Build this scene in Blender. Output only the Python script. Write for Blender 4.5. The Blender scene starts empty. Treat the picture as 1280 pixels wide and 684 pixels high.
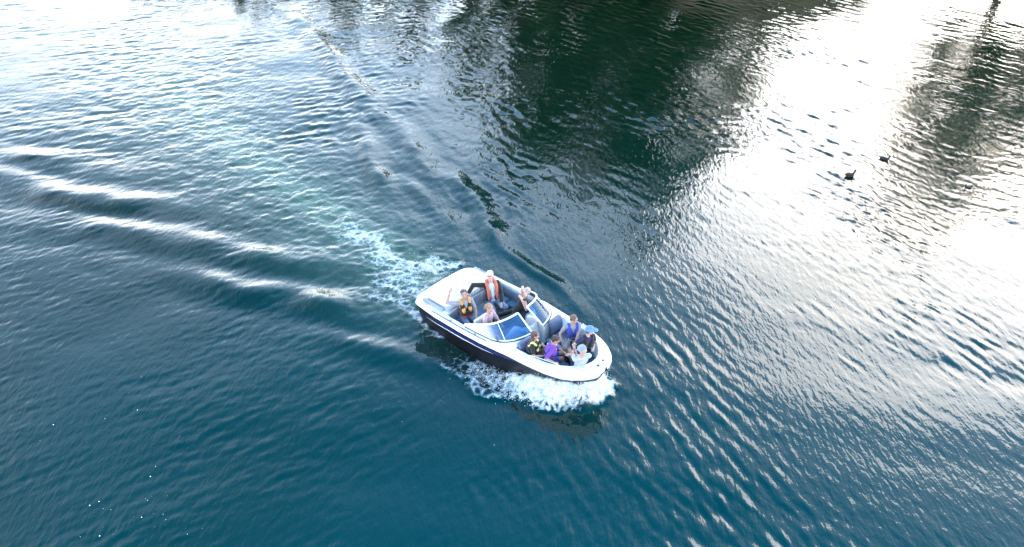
import bpy, bmesh, math, random
import numpy as np
from mathutils import Vector, Matrix, Quaternion

scene = bpy.context.scene
COL = scene.collection
R = math.radians

# ------------------------------------------------------------------ camera
cam_d = bpy.data.cameras.new('camera')
cam = bpy.data.objects.new('camera', cam_d)
COL.objects.link(cam)
cam.location = (0.0, 0.0, 13.44)
cam.rotation_euler = (R(90 - 36), 0, 0)
cam_d.sensor_fit = 'HORIZONTAL'
cam_d.angle = R(68)
cam_d.clip_end = 3000
cam_d.clip_start = 0.1
scene.camera = cam

# ------------------------------------------------------------------ light
SUN_EL, SUN_AZ = R(25.0), R(33.0)          # azimuth measured from +Y towards +X
SUN_DIR = Vector((math.sin(SUN_AZ) * math.cos(SUN_EL), math.cos(SUN_AZ) * math.cos(SUN_EL), math.sin(SUN_EL)))
world = bpy.data.worlds.new('World')
scene.world = world
world.use_nodes = True
wn = world.node_tree.nodes
wl = world.node_tree.links
wn.clear()
w_out = wn.new('ShaderNodeOutputWorld')
w_bg = wn.new('ShaderNodeBackground')
sky = wn.new('ShaderNodeTexSky')
sky.sky_type = 'NISHITA'
sky.sun_disc = False
sky.sun_elevation = SUN_EL
sky.sun_rotation = SUN_AZ
sky.altitude = 50
sky.air_density = 1.3
sky.dust_density = 1.1
sky.ozone_density = 3.0
w_bg.inputs['Strength'].default_value = 0.15
# broken veil of pale cloud over the whole sky
w_tc = wn.new('ShaderNodeTexCoord')
w_sep = wn.new('ShaderNodeSeparateXYZ')
w_add = wn.new('ShaderNodeMath'); w_add.operation = 'ADD'; w_add.inputs[1].default_value = 0.16
w_max = wn.new('ShaderNodeMath'); w_max.operation = 'MAXIMUM'; w_max.inputs[1].default_value = 0.05
w_dx = wn.new('ShaderNodeMath'); w_dx.operation = 'DIVIDE'
w_dy = wn.new('ShaderNodeMath'); w_dy.operation = 'DIVIDE'
w_cmb = wn.new('ShaderNodeCombineXYZ')
w_noise = wn.new('ShaderNodeTexNoise')
w_noise.inputs['Scale'].default_value = 1.25
w_noise.inputs['Detail'].default_value = 5
w_noise.inputs['Roughness'].default_value = 0.55
w_ramp = wn.new('ShaderNodeValToRGB')
w_ramp.color_ramp.elements[0].position = 0.38
w_ramp.color_ramp.elements[1].position = 0.66
w_cl = wn.new('ShaderNodeMath'); w_cl.operation = 'MULTIPLY'; w_cl.inputs[1].default_value = 0.75
w_mix = wn.new('ShaderNodeMixRGB')
w_mix.inputs['Color2'].default_value = (15.0, 14.8, 15.4, 1)
wl.new(w_tc.outputs['Generated'], w_sep.inputs[0])
wl.new(w_sep.outputs['Z'], w_add.inputs[0]); wl.new(w_add.outputs[0], w_max.inputs[0])
wl.new(w_sep.outputs['X'], w_dx.inputs[0]); wl.new(w_max.outputs[0], w_dx.inputs[1])
wl.new(w_sep.outputs['Y'], w_dy.inputs[0]); wl.new(w_max.outputs[0], w_dy.inputs[1])
wl.new(w_dx.outputs[0], w_cmb.inputs[0]); wl.new(w_dy.outputs[0], w_cmb.inputs[1])
wl.new(w_cmb.outputs[0], w_noise.inputs['Vector'])
wl.new(w_noise.outputs['Fac'], w_ramp.inputs['Fac'])
wl.new(w_ramp.outputs['Color'], w_cl.inputs[0])
# cloud and haze thicken towards the horizon all round
w_z = wn.new('ShaderNodeMath'); w_z.operation = 'SUBTRACT'; w_z.inputs[0].default_value = 1.0; w_z.use_clamp = True
wl.new(w_sep.outputs['Z'], w_z.inputs[1])
w_p = wn.new('ShaderNodeMath'); w_p.operation = 'POWER'; w_p.inputs[1].default_value = 2.0
wl.new(w_z.outputs[0], w_p.inputs[0])
w_h = wn.new('ShaderNodeMath'); w_h.operation = 'POWER'; w_h.inputs[1].default_value = 2.4
wl.new(w_z.outputs[0], w_h.inputs[0])
w_m1 = wn.new('ShaderNodeMath'); w_m1.operation = 'MULTIPLY'
wl.new(w_cl.outputs[0], w_m1.inputs[0]); wl.new(w_p.outputs[0], w_m1.inputs[1])
w_m2 = wn.new('ShaderNodeMath'); w_m2.operation = 'MULTIPLY_ADD'; w_m2.inputs[1].default_value = 0.68; w_m2.use_clamp = True
wl.new(w_h.outputs[0], w_m2.inputs[0]); wl.new(w_m1.outputs[0], w_m2.inputs[2])
wl.new(w_m2.outputs[0], w_mix.inputs['Fac'])
w_hs = wn.new('ShaderNodeHueSaturation'); w_hs.inputs['Saturation'].default_value = 1.8; w_hs.inputs['Hue'].default_value = 0.488
wl.new(sky.outputs['Color'], w_hs.inputs['Color'])
wl.new(w_hs.outputs['Color'], w_mix.inputs['Color1'])
wl.new(w_mix.outputs['Color'], w_bg.inputs['Color'])
wl.new(w_bg.outputs[0], w_out.inputs['Surface'])

sun_d = bpy.data.lights.new('sun', 'SUN')
sun_d.energy = 0.5
sun_d.angle = R(34)
sun_d.color = (1.0, 0.95, 0.88)
sun = bpy.data.objects.new('sun', sun_d)
COL.objects.link(sun)
sun.location = SUN_DIR * 200
sun.rotation_euler = SUN_DIR.to_track_quat('Z', 'Y').to_euler()

scene.view_settings.view_transform = 'Standard'
scene.view_settings.look = 'None'
scene.view_settings.gamma = 1.0
scene.view_settings.exposure = 2.3
scene.render.engine = 'CYCLES'
scene.cycles.max_bounces = 5
scene.cycles.diffuse_bounces = 2
scene.cycles.glossy_bounces = 3
scene.cycles.caustics_reflective = False
scene.cycles.caustics_refractive = False

# ------------------------------------------------------------------ helpers
def tag(o, label=None, cat=None, group=None, kind=None):
    if label: o['label'] = label
    if cat: o['category'] = cat
    if group: o['group'] = group
    if kind: o['kind'] = kind
    return o

def obj(name, mesh, material=None, parent=None, smooth=True):
    o = bpy.data.objects.new(name, mesh)
    COL.objects.link(o)
    if material is not None:
        mesh.materials.clear()
        for m in (material if isinstance(material, (list, tuple)) else [material]):
            mesh.materials.append(m)
    if smooth and len(mesh.polygons):
        mesh.polygons.foreach_set('use_smooth', np.ones(len(mesh.polygons), bool))
    if parent is not None:
        o.parent = parent
    return o

def empty(name, loc=(0, 0, 0), rot=(0, 0, 0), parent=None):
    o = bpy.data.objects.new(name, None)
    o.empty_display_size = 0.2
    COL.objects.link(o)
    o.location = loc
    o.rotation_euler = rot
    if parent: o.parent = parent
    return o

def mesh_from(verts, faces, name='m'):
    me = bpy.data.meshes.new(name)
    me.from_pydata([tuple(v) for v in verts], [], [tuple(f) for f in faces])
    me.update()
    return me

def bm_mesh(bm, name='m'):
    bmesh.ops.recalc_face_normals(bm, faces=bm.faces)
    me = bpy.data.meshes.new(name)
    bm.to_mesh(me); bm.free()
    return me

def sharpen(o, deg=35):
    o.data.set_sharp_from_angle(angle=R(deg))
    return o

MATS = {}
def mat(name, color, rough=0.5, metallic=0.0, vary=0.0, scale=8.0, bump=0.0, bump_scale=60.0, coat=0.0, spec=0.5, sheen=0.0):
    """Procedural principled material: noise-varied colour and fine relief."""
    if name in MATS: return MATS[name]
    m = bpy.data.materials.new(name)
    m.use_nodes = True
    nt = m.node_tree
    b = nt.nodes['Principled BSDF']
    b.inputs['Base Color'].default_value = (*color, 1)
    b.inputs['Roughness'].default_value = rough
    b.inputs['Metallic'].default_value = metallic
    b.inputs['Specular IOR Level'].default_value = spec
    if coat: 
        b.inputs['Coat Weight'].default_value = coat
        b.inputs['Coat Roughness'].default_value = 0.08
    if sheen: b.inputs['Sheen Weight'].default_value = sheen
    tc = nt.nodes.new('ShaderNodeTexCoord')
    if vary:
        n = nt.nodes.new('ShaderNodeTexNoise')
        n.inputs['Scale'].default_value = scale
        n.inputs['Detail'].default_value = 4
        nt.links.new(tc.outputs['Object'], n.inputs['Vector'])
        r = nt.nodes.new('ShaderNodeValToRGB')
        r.color_ramp.elements[0].position = 0.3
        r.color_ramp.elements[1].position = 0.7
        r.color_ramp.elements[0].color = (*[c * (1 - vary) for c in color], 1)
        r.color_ramp.elements[1].color = (*[min(1, c * (1 + vary)) for c in color], 1)
        nt.links.new(n.outputs['Fac'], r.inputs['Fac'])
        nt.links.new(r.outputs['Color'], b.inputs['Base Color'])
    if bump:
        n2 = nt.nodes.new('ShaderNodeTexNoise')
        n2.inputs['Scale'].default_value = bump_scale
        n2.inputs['Detail'].default_value = 3
        nt.links.new(tc.outputs['Object'], n2.inputs['Vector'])
        bp = nt.nodes.new('ShaderNodeBump')
        bp.inputs['Strength'].default_value = bump
        bp.inputs['Distance'].default_value = 0.01
        nt.links.new(n2.outputs['Fac'], bp.inputs['Height'])
        nt.links.new(bp.outputs['Normal'], b.inputs['Normal'])
    MATS[name] = m
    return m
# ================================================================== WATER
BOAT_XY = (0.234, 15.08)
PSI = R(-43)
rng = np.random.default_rng(7)

def steps(segs):
    """coordinates from (start, end, step0, step1) segments, step growing linearly"""
    out = [segs[0][0]]
    for a, b, s0, s1 in segs:
        x = a
        while x < b - 1e-6:
            t = (x - a) / (b - a)
            x = min(b, x + s0 + (s1 - s0) * t)
            out.append(x)
    return np.array(out)

def half_beam(x):
    """deck half width of the boat at boat station x (numpy friendly)"""
    xs = [-3.02, -2.96, -2.84, -2.6, -2.0, -1.0, -0.3, 0.4, 1.0, 1.6, 2.0, 2.3, 2.53, 2.68, 2.74, 2.76]
    ws = [0.86, 1.0, 1.08, 1.13, 1.18, 1.19, 1.17, 1.10, 1.03, 0.93, 0.82, 0.67, 0.49, 0.30, 0.13, 0.0]
    return np.interp(x, xs, ws)

gx = steps([(0, 12, 0.062, 0.062), (12, 34, 0.065, 0.16), (34, 60, 0.2, 3), (60, 700, 4, 90)])
gx = np.concatenate([-gx[:0:-1], gx])
gy = np.concatenate([-steps([(-7.5, 3, 0.5, 3), (3, 400, 4, 80)])[::-1],
                     steps([(7.5, 24, 0.056, 0.062), (24, 50, 0.064, 0.11), (50, 58, 0.15, 1), (58, 700, 3, 90)])[1:]])
X, Y = np.meshgrid(gx, gy)

def waves(n, lam0, lam1, dir_deg, spread, slope):
    """sum of n travelling sinusoids; every one with the same mean slope"""
    h = np.zeros_like(X)
    for i in range(n):
        lam = lam0 * (lam1 / lam0) ** rng.random()
        k = 2 * math.pi / lam
        a = R(dir_deg + spread * rng.normal())
        ph = rng.random() * 6.283
        arg = k * (math.cos(a) * X + math.sin(a) * Y) + ph
        s = np.sin(arg)
        h += (slope / k) * (s + 0.18 * np.cos(2 * arg))
    return h / math.sqrt(n)

def blotch(lam, n=12):
    h = np.zeros_like(X)
    for i in range(n):
        a = rng.random() * 6.283; k = 2 * math.pi / (lam * (0.6 + 0.9 * rng.random()))
        h += np.sin(k * (math.cos(a) * X + math.sin(a) * Y) + rng.random() * 6.283)
    return h / math.sqrt(n / 2)

def sstep(a, b, x):
    t = np.clip((x - a) / (b - a), 0, 1)
    return t * t * (3 - 2 * t)

def seg_field(poly):
    """signed distance (left +) and arclength fraction to a polyline"""
    P = np.array(poly, float)
    seg = np.linalg.norm(P[1:] - P[:-1], axis=1); tot = seg.sum()
    best = np.full(X.shape, 1e9); sd = np.zeros_like(X); tt = np.zeros_like(X)
    acc = 0
    for i in range(len(P) - 1):
        d = P[i + 1] - P[i]
        t = ((X - P[i, 0]) * d[0] + (Y - P[i, 1]) * d[1]) / (d @ d)
        tc = np.clip(t, 0, 1)
        dx = X - P[i, 0] - tc * d[0]; dy = Y - P[i, 1] - tc * d[1]
        dist = np.hypot(dx, dy)
        m = dist < best
        best[m] = dist[m]
        sd[m] = (np.sign(d[0] * dy - d[1] * dx) * dist)[m]
        tt[m] = ((acc + tc * seg[i]) / tot)[m]
        acc += seg[i]
    return sd, tt

def smooth_poly(poly, n=3):
    P = [np.array(p, float) for p in poly]
    for _ in range(n):
        Q = [P[0]]
        for a, b in zip(P[:-1], P[1:]):
            Q += [a * 0.75 + b * 0.25, a * 0.25 + b * 0.75]
        P = Q + [P[-1]]
    return P

# wind ripple: two crossing trains, one prevailing on each side of the boat
wA = 0.30 + 0.70 * sstep(-7, 5, X + 0.25 * (Y - 15))
wB = 0.22 + 0.78 * sstep(5, -6, X + 0.2 * (Y - 15))
gust = np.clip(0.85 + 0.34 * blotch(8) + 0.22 * blotch(3.0), 0.2, 1.8)
calm = 1 - 0.62 * np.exp(-(((X - 4.0) / 6.5) ** 2 + ((Y - 20) / 5.5) ** 2))   # lee of the bow wave
fetch = sstep(16, 30, Y)                                  # longer ripples out in the open reach
Hh = (waves(60, 0.15, 0.48, 28, 15, 0.115) * wA * (1 - 0.85 * fetch)
      + waves(60, 0.15, 0.50, 126, 18, 0.082) * wB * (1 - 0.85 * fetch)
      + (waves(50, 0.34, 0.95, 40, 24, 0.105) * wA + waves(40, 0.34, 1.0, 118, 24, 0.075) * wB) * fetch
      + waves(50, 0.19, 0.50, 45, 30, 0.105) * sstep(4, 13, X) * sstep(14, 22, Y)
      + waves(22, 0.6, 1.8, 75, 45, 0.026)) * gust * calm
Hh += waves(14, 2.5, 6.0, 100, 40, 0.016)

# wake of the boat: diverging crests on the near side and on the far side
CREST = [  # polyline, height, width, front steepness
    ([(-21.64, 26.49), (-19.53, 26.03), (-17.09, 25.7), (-14.87, 24.76), (-13.19, 23.86)], 0.15, 0.50),
    ([(-22.5, 25.6), (-20.09, 24.88), (-18.67, 24.46), (-16.26, 23.41), (-13.17, 22.74), (-9.99, 21.9)], 0.17, 0.48),
    ([(-17.5, 22.3), (-15.56, 21.69), (-13.99, 21.19), (-11.29, 20.33), (-7.97, 19.43), (-5.26, 18.91), (-3.36, 18.38)], 0.18, 0.46),
    ([(-11.2, 18.9), (-9.88, 18.5), (-8.67, 18.09), (-6.74, 17.51), (-4.3, 16.77), (-2.78, 16.31)], 0.17, 0.42),
    ([(-5.6, 15.9), (-4.52, 15.46), (-3.38, 15.04), (-2.08, 14.61), (-0.81, 13.93)], 0.10, 0.30),
    # far side
    ([(-14.2, 47.0), (-12.21, 43.27), (-9.91, 38.66), (-7.61, 33.79), (-5.68, 29.41), (-4.9, 27.0)], 0.15, 0.62),
    ([(-6.9, 30.4), (-5.88, 27.53), (-4.64, 24.28), (-3.83, 22.31)], 0.12, 0.45),
    ([(-5.6, 30.6), (-4.58, 28.64), (-3.94, 27.18), (-2.59, 23.98), (-1.91, 22.31)], 0.15, 0.48),
    ([(-4.2, 25.2), (-3.08, 23.13), (-2.58, 22.05), (-1.8, 20.33)], 0.10, 0.38),
    ([(-2.6, 25.8), (-2.05, 24.58), (-1.4, 23.13), (-0.38, 20.1), (0.25, 19.0)], 0.13, 0.40),
    ([(-0.4, 20.6), (0.2, 19.4), (1.2, 18.2), (1.86, 16.84), (2.29, 15.79)], 0.06, 0.26),
]
wob = 0.10 * blotch(1.7) + 0.05 * blotch(0.8)
slow = 0.07 * blotch(6.0) + 0.03 * blotch(2.2)
puls = np.clip(1 + 0.25 * blotch(5.0) + 0.16 * blotch(1.6), 0.35, 1.6)
wash = np.zeros_like(X); foam = np.zeros_like(X)
brkn = np.clip(1.0 + 0.22 * blotch(4.5) + 0.14 * blotch(1.8), 0.45, 1.5)
for i, (poly, amp, wd) in enumerate(CREST):
    sd, t = seg_field(smooth_poly(poly))
    s = (sd + slow) / (wd * (1.45 if i < 5 else 0.95))
    env = sstep(0, 0.35, t) * sstep(1.0, 0.68, t) * (puls if i < 5 else 1.0)
    Hh += (0.66 if i < 5 else 0.66 if i < 7 else 0.50) * amp * env * (1 if i < 5 else brkn) * (1 - 0.8 * s * s) * np.exp(-0.6 * s * s)

# churned track behind the propeller
trk = smooth_poly([(-2.3, 17.7), (-4.3, 19.87), (-6.56, 22.31), (-9.62, 25.51), (-13.63, 30.21), (-19.98, 38.06), (-26.78, 46.32)])
sd, t = seg_field(trk)
tw = 0.8 + 3.6 * t
turb = np.exp(-(np.abs(sd - 0.3) / (1.6 + 5.0 * t)) ** 2.2) * (1 - 0.75 * t)
core = np.exp(-((sd + wob * 1.4 + 0.15) / (0.42 + 1.3 * t)) ** 2) * sstep(1.0, 0.0, t) ** 0.9
wash = np.clip(0.85 * core + 0.55 * turb, 0, 1)
Hh += turb * (waves(30, 0.16, 0.5, 0, 180, 0.16) + waves(20, 0.5, 1.4, 0, 180, 0.09)) 
foam = np.maximum(foam, 0.62 * np.exp(-((sd - 0.25 + 1.6 * wob) / (0.30 + 1.2 * t)) ** 2) * sstep(0.24, 0.02, t))
# two foam streaks that leave the quarters of the stern
for poly, wd, st in (([(-2.3, 18.6), (-3.16, 18.85), (-4.3, 20.0), (-5.3, 21.1), (-6.6, 22.6)], 0.22, 0.86),
                     ([(-1.7, 18.9), (-2.6, 18.95), (-3.3, 19.3)], 0.26, 0.75),
                     ([(-2.3, 17.2), (-3.0, 17.75), (-3.9, 18.3), (-5.2, 18.85)], 0.20, 0.66),
                     ([(-1.9, 15.7), (-2.72, 16.5), (-3.35, 17.2), (-4.2, 17.55), (-5.6, 17.75)], 0.22, 0.62)):
    sd, t = seg_field(smooth_poly(poly))
    foam = np.maximum(foam, st * np.exp(-((sd + 0.9 * wob) / (wd * (1 + 1.2 * t))) ** 2) * sstep(1.0, 0.45, t))

# boat frame
cP, sP = math.cos(PSI), math.sin(PSI)
bx = cP * (X - BOAT_XY[0]) + sP * (Y - BOAT_XY[1])
by = -sP * (X - BOAT_XY[0]) + cP * (Y - BOAT_XY[1])
wl_half = half_beam(np.clip(bx * 1.12 + 0.10, -3, 2.7)) * 0.84      # half width at the waterline
inside = (bx > -2.75) & (bx < 2.3) & (np.abs(by) < wl_half)
# bow wave thrown out along both sides
for sgn, reach, w0, w1, hgt in ((-1, 4.7, 0.50, 0.80, 0.36), (1, 2.2, 0.26, 0.50, 0.26)):
    along = 2.35 - bx                                                  # distance aft of the stem
    off = sgn * by - np.where(bx > -2.7, wl_half, 0.9)
    wdt = w0 + (w1 - w0) * sstep(0, 2.2, along)
    wdt = wdt * (1 + 0.35 * wob / 0.1 * 0.35)
    env = sstep(-0.45, 0.05, along) * sstep(reach, reach * 0.55, along)
    body = env * sstep(wdt * 1.25, wdt * 0.55, off) * (off > -0.5)
    Hh += hgt * body * sstep(2.6, 0.2, along) * (0.55 + 0.45 * np.cos(np.clip(off / wdt, 0, 1.3) * 2.2))
    if sgn < 0: Hh += 0.22 * sstep(-0.35, 0.25, along) * sstep(2.3, 1.0, along) * sstep(0.42, 0.0, off) * (off > -0.5)
    edge = np.exp(-((off - wdt * 0.95) / 0.17) ** 2)
    foam = np.maximum(foam, body * (0.52 + 0.46 * sstep(2.9, 0.6, along)) + 0.0 * edge)
    foam = np.maximum(foam, env * edge * 0.66)
    Hh += 0.045 * env * edge
# froth round the stem
ring = np.hypot((bx - 2.35), (by - 0.05) * 0.9)
foam = np.maximum(foam, 1.05 * sstep(0.62, 0.30, ring + 0.5 * wob) * (bx > 1.9))
Hh += 0.10 * sstep(0.6, 0.1, ring)
fr = waves(40, 0.13, 0.34, 0, 180, 0.75)
Hh += np.clip(foam, 0, 1) * (fr + waves(20, 0.3, 0.7, 0, 180, 0.18))
Hh[inside] = np.minimum(Hh[inside], -0.25)
far = np.maximum(np.abs(X) - 40, 0) + np.maximum(Y - 52, 0) + np.maximum(5 - Y, 0)
Hh *= np.exp(-far / 6)

ny, nx = X.shape
co = np.stack([X, Y, Hh], -1).reshape(-1, 3).astype(np.float32)
idx = np.arange(ny * nx).reshape(ny, nx)
q = np.stack([idx[:-1, :-1], idx[:-1, 1:], idx[1:, 1:], idx[1:, :-1]], -1).reshape(-1, 4).astype(np.int32)
wm = bpy.data.meshes.new('water')
wm.vertices.add(len(co)); wm.vertices.foreach_set('co', co.ravel())
wm.loops.add(q.size); wm.loops.foreach_set('vertex_index', q.ravel())
wm.polygons.add(len(q))
wm.polygons.foreach_set('loop_start', np.arange(0, q.size, 4, dtype=np.int32))
wm.update(calc_edges=True)
for nm, arr in (('foam', foam), ('wash', wash)):
    at = wm.attributes.new(nm, 'FLOAT', 'POINT')
    at.data.foreach_set('value', np.clip(arr, 0, 1).astype(np.float32).ravel())

def water_material():
    m = bpy.data.materials.new('river_water')
    m.use_nodes = True
    nt = m.node_tree; N = nt.nodes; Lk = nt.links
    b = N['Principled BSDF']
    tc = N.new('ShaderNodeTexCoord')
    def noise(scale, detail, rough=0.5, vec=None, dist=0.0):
        n = N.new('ShaderNodeTexNoise')
        n.inputs['Scale'].default_value = scale
        n.inputs['Detail'].default_value = detail
        n.inputs['Roughness'].default_value = rough
        n.inputs['Distortion'].default_value = dist
        Lk.new(vec if vec else tc.outputs['Object'], n.inputs['Vector'])
        return n
    def mapping(rot, scale):
        mp = N.new('ShaderNodeMapping')
        mp.inputs['Rotation'].default_value = (0, 0, R(rot))
        mp.inputs['Scale'].default_value = scale
        Lk.new(tc.outputs['Object'], mp.inputs['Vector'])
        return mp.outputs[0]
    def math_(op, a, b_):
        k = N.new('ShaderNodeMath'); k.operation = op
        for i, v in enumerate((a, b_)):
            if isinstance(v, (int, float)): k.inputs[i].default_value = v
            else: Lk.new(v, k.inputs[i])
        return k.outputs[0]
    def ramp(fac, p0, p1, c0=(0, 0, 0, 1), c1=(1, 1, 1, 1)):
        r = N.new('ShaderNodeValToRGB')
        r.color_ramp.elements[0].position = p0; r.color_ramp.elements[1].position = p1
        r.color_ramp.elements[0].color = c0; r.color_ramp.elements[1].color = c1
        Lk.new(fac, r.inputs['Fac'])
        return r.outputs['Color']
    def mix(fac, c1, c2):
        k = N.new('ShaderNodeMixRGB')
        for i, v in zip((0, 1, 2), (fac, c1, c2)):
            if isinstance(v, (int, float)): k.inputs[i].default_value = v
            elif isinstance(v, tuple): k.inputs[i].default_value = (*v, 1)
            else: Lk.new(v, k.inputs[i])
        return k.outputs[0]
    fa = N.new('ShaderNodeAttribute'); fa.attribute_name = 'foam'
    wa = N.new('ShaderNodeAttribute'); wa.attribute_name = 'wash'
    # body colour: teal depth with slow drifts and a painted tree reflection, milky green where the propeller stirs it
    sp = N.new('ShaderNodeSeparateXYZ'); Lk.new(tc.outputs['Object'], sp.inputs[0])
    mirror_green = math_('ADD', math_('MULTIPLY', sp.outputs['Y'], 0.022), math_('MULTIPLY', noise(0.11, 3).outputs['Fac'], 0.55))
    mirror_green = math_('ADD', mirror_green, math_('MULTIPLY', math_('MAXIMUM', math_('MULTIPLY', sp.outputs['X'], -1.0), 0.0), 0.012))
    drift = ramp(mirror_green, 0.50, 0.92)                     # tree reflection painted in: darker green towards the far bank, slightly to the left
    deep = mix(drift, DEEP_A, DEEP_B)
    wn_ = ramp(noise(2.2, 5, 0.6).outputs['Fac'], 0.30, 0.72)
    wfac = math_('MULTIPLY', wa.outputs['Fac'], math_('ADD', math_('MULTIPLY', wn_, 0.65), 0.45))
    body = mix(wfac, deep, WASH)
    # foam: lacy break-up
    v = N.new('ShaderNodeTexVoronoi'); v.feature = 'DISTANCE_TO_EDGE'
    v.inputs['Scale'].default_value = 5.0
    nz = noise(3.0, 4)
    vv = N.new('ShaderNodeMixRGB'); vv.inputs[0].default_value = 0.12
    Lk.new(tc.outputs['Object'], vv.inputs[1]); Lk.new(nz.outputs['Color'], vv.inputs[2])
    Lk.new(vv.outputs[0], v.inputs['Vector'])
    lace = math_('SUBTRACT', 0.55, math_('MULTIPLY', v.outputs['Distance'], 2.4))
    fn = noise(9, 5, 0.75)
    brk = math_('ADD', math_('ADD', math_('MULTIPLY', fn.outputs['Fac'], 1.5), math_('MULTIPLY', noise(2.6, 2).outputs['Fac'], 0.55)), math_('MULTIPLY', lace, 0.55))
    fm = math_('ADD', math_('MULTIPLY', fa.outputs['Fac'], 1.15), math_('SUBTRACT', brk, 1.66))
    fmask = ramp(fm, 0.0, 0.55)
    fmask = math_('MULTIPLY', fmask, ramp(fa.outputs['Fac'], 0.03, 0.15))
    Lk.new(mix(fmask, body, ramp(noise(6.0, 4, 0.7).outputs['Fac'], 0.30, 0.70, (0.20, 0.27, 0.33, 1), (0.66, 0.69, 0.72, 1))), b.inputs['Base Color'])
    Lk.new(mix(fmask, (0.018,) * 3, (0.65,) * 3), b.inputs['Roughness'])
    b.inputs['IOR'].default_value = 1.333
    # fine relief below the mesh resolution
    nA = noise(1.0, 1.5, 0.55, mapping(-28, (9.0, 3.4, 1)), 0.4)
    nB = noise(1.0, 1.5, 0.55, mapping(-126, (7.5, 3.0, 1)), 0.4)
    nC = noise(11, 1.5, 0.6)
    hsum = math_('ADD', math_('ADD', nA.outputs['Fac'], nB.outputs['Fac']),
                 math_('MULTIPLY', nC.outputs['Fac'], math_('ADD', math_('MULTIPLY', wa.outputs['Fac'], 1.6), 0.30)))
    bp = N.new('ShaderNodeBump')
    bp.inputs['Strength'].default_value = 1.0
    bp.inputs['Distance'].default_value = 0.007
    Lk.new(hsum, bp.inputs['Height'])
    Lk.new(bp.outputs['Normal'], b.inputs['Normal'])
    return m
DEEP_A = (0.0003, 0.0235, 0.0245)
DEEP_B = (0.0003, 0.0085, 0.0040)  # dark green of the mirrored trees, put into the water colour
WASH = (0.078, 0.118, 0.082)
water = obj('water', wm, water_material())
tag(water, 'rippled teal river water with a boat wake and foam', 'water', kind='structure')
# ================================================================== FAR BANK (seen mirrored in the water)
def bank_height(x, y):
    edge = 50.5 + 1.3 * math.sin(x * 0.11) + 0.7 * math.sin(x * 0.37 + 1)
    d = y - edge
    rock = 1.0 / (1 + ((x - 17.5) / 5.0) ** 4)
    z = -0.8 + 0.55 * max(0, d + 1.5) * (1 + 1.6 * rock)
    z = min(z, 1.3 + 4.6 * rock + 0.02 * max(0, d))
    z += 0.30 * math.sin(x * 0.9 + y * 0.6) * math.sin(y * 1.1 - x * 0.3) * min(1, max(0, d + 1.5) / 2)
    if d > 20: z += 0.02 * (d - 20)
    return z
bxs = steps([(-55, 60, 0.9, 0.9)])
bxs = np.concatenate([-steps([(56, 700, 6, 90)])[::-1], bxs, steps([(61, 700, 6, 90)])])
bys = steps([(47.5, 58, 0.6, 0.6), (58, 80, 1.2, 4), (80, 900, 8, 120)])
vs = [(x, y, bank_height(x, y)) for y in bys for x in bxs]
nxx = len(bxs)
fs = [(j * nxx + i, j * nxx + i + 1, (j + 1) * nxx + i + 1, (j + 1) * nxx + i) for j in range(len(bys) - 1) for i in range(nxx - 1)]
earth = mat('bank_earth', (0.14, 0.112, 0.062), 0.9, vary=0.45, scale=0.6, bump=0.6, bump_scale=6)
bank = obj('far_bank', mesh_from(vs, fs), earth)
tag(bank, 'brown earth and rock river bank beyond the boat', 'bank', kind='structure')

bark = mat('bark', (0.09, 0.065, 0.045), 0.9, vary=0.3, scale=6, bump=0.8, bump_scale=18)
def leaf_mat(name, c):
    m = mat(name, c, 0.6, vary=0.45, scale=0.9)
    return m
leaf_mats = [leaf_mat('leaf_dark', (0.020, 0.080, 0.018)), leaf_mat('leaf_mid', (0.028, 0.095, 0.020)), leaf_mat('leaf_pale', (0.07, 0.11, 0.035))]

def tube(verts, faces, p0, p1, r0, r1, n=7):
    p0 = Vector(p0); p1 = Vector(p1)
    d = (p1 - p0).normalized()
    a = d.orthogonal().normalized(); b = d.cross(a)
    base = len(verts)
    for p, r in ((p0, r0), (p1, r1)):
        for k in range(n):
            t = 2 * math.pi * k / n
            verts.append(p + a * (r * math.cos(t)) + b * (r * math.sin(t)))
    for k in range(n):
        faces.append((base + k, base + (k + 1) % n, base + n + (k + 1) % n, base + n + k))

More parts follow.
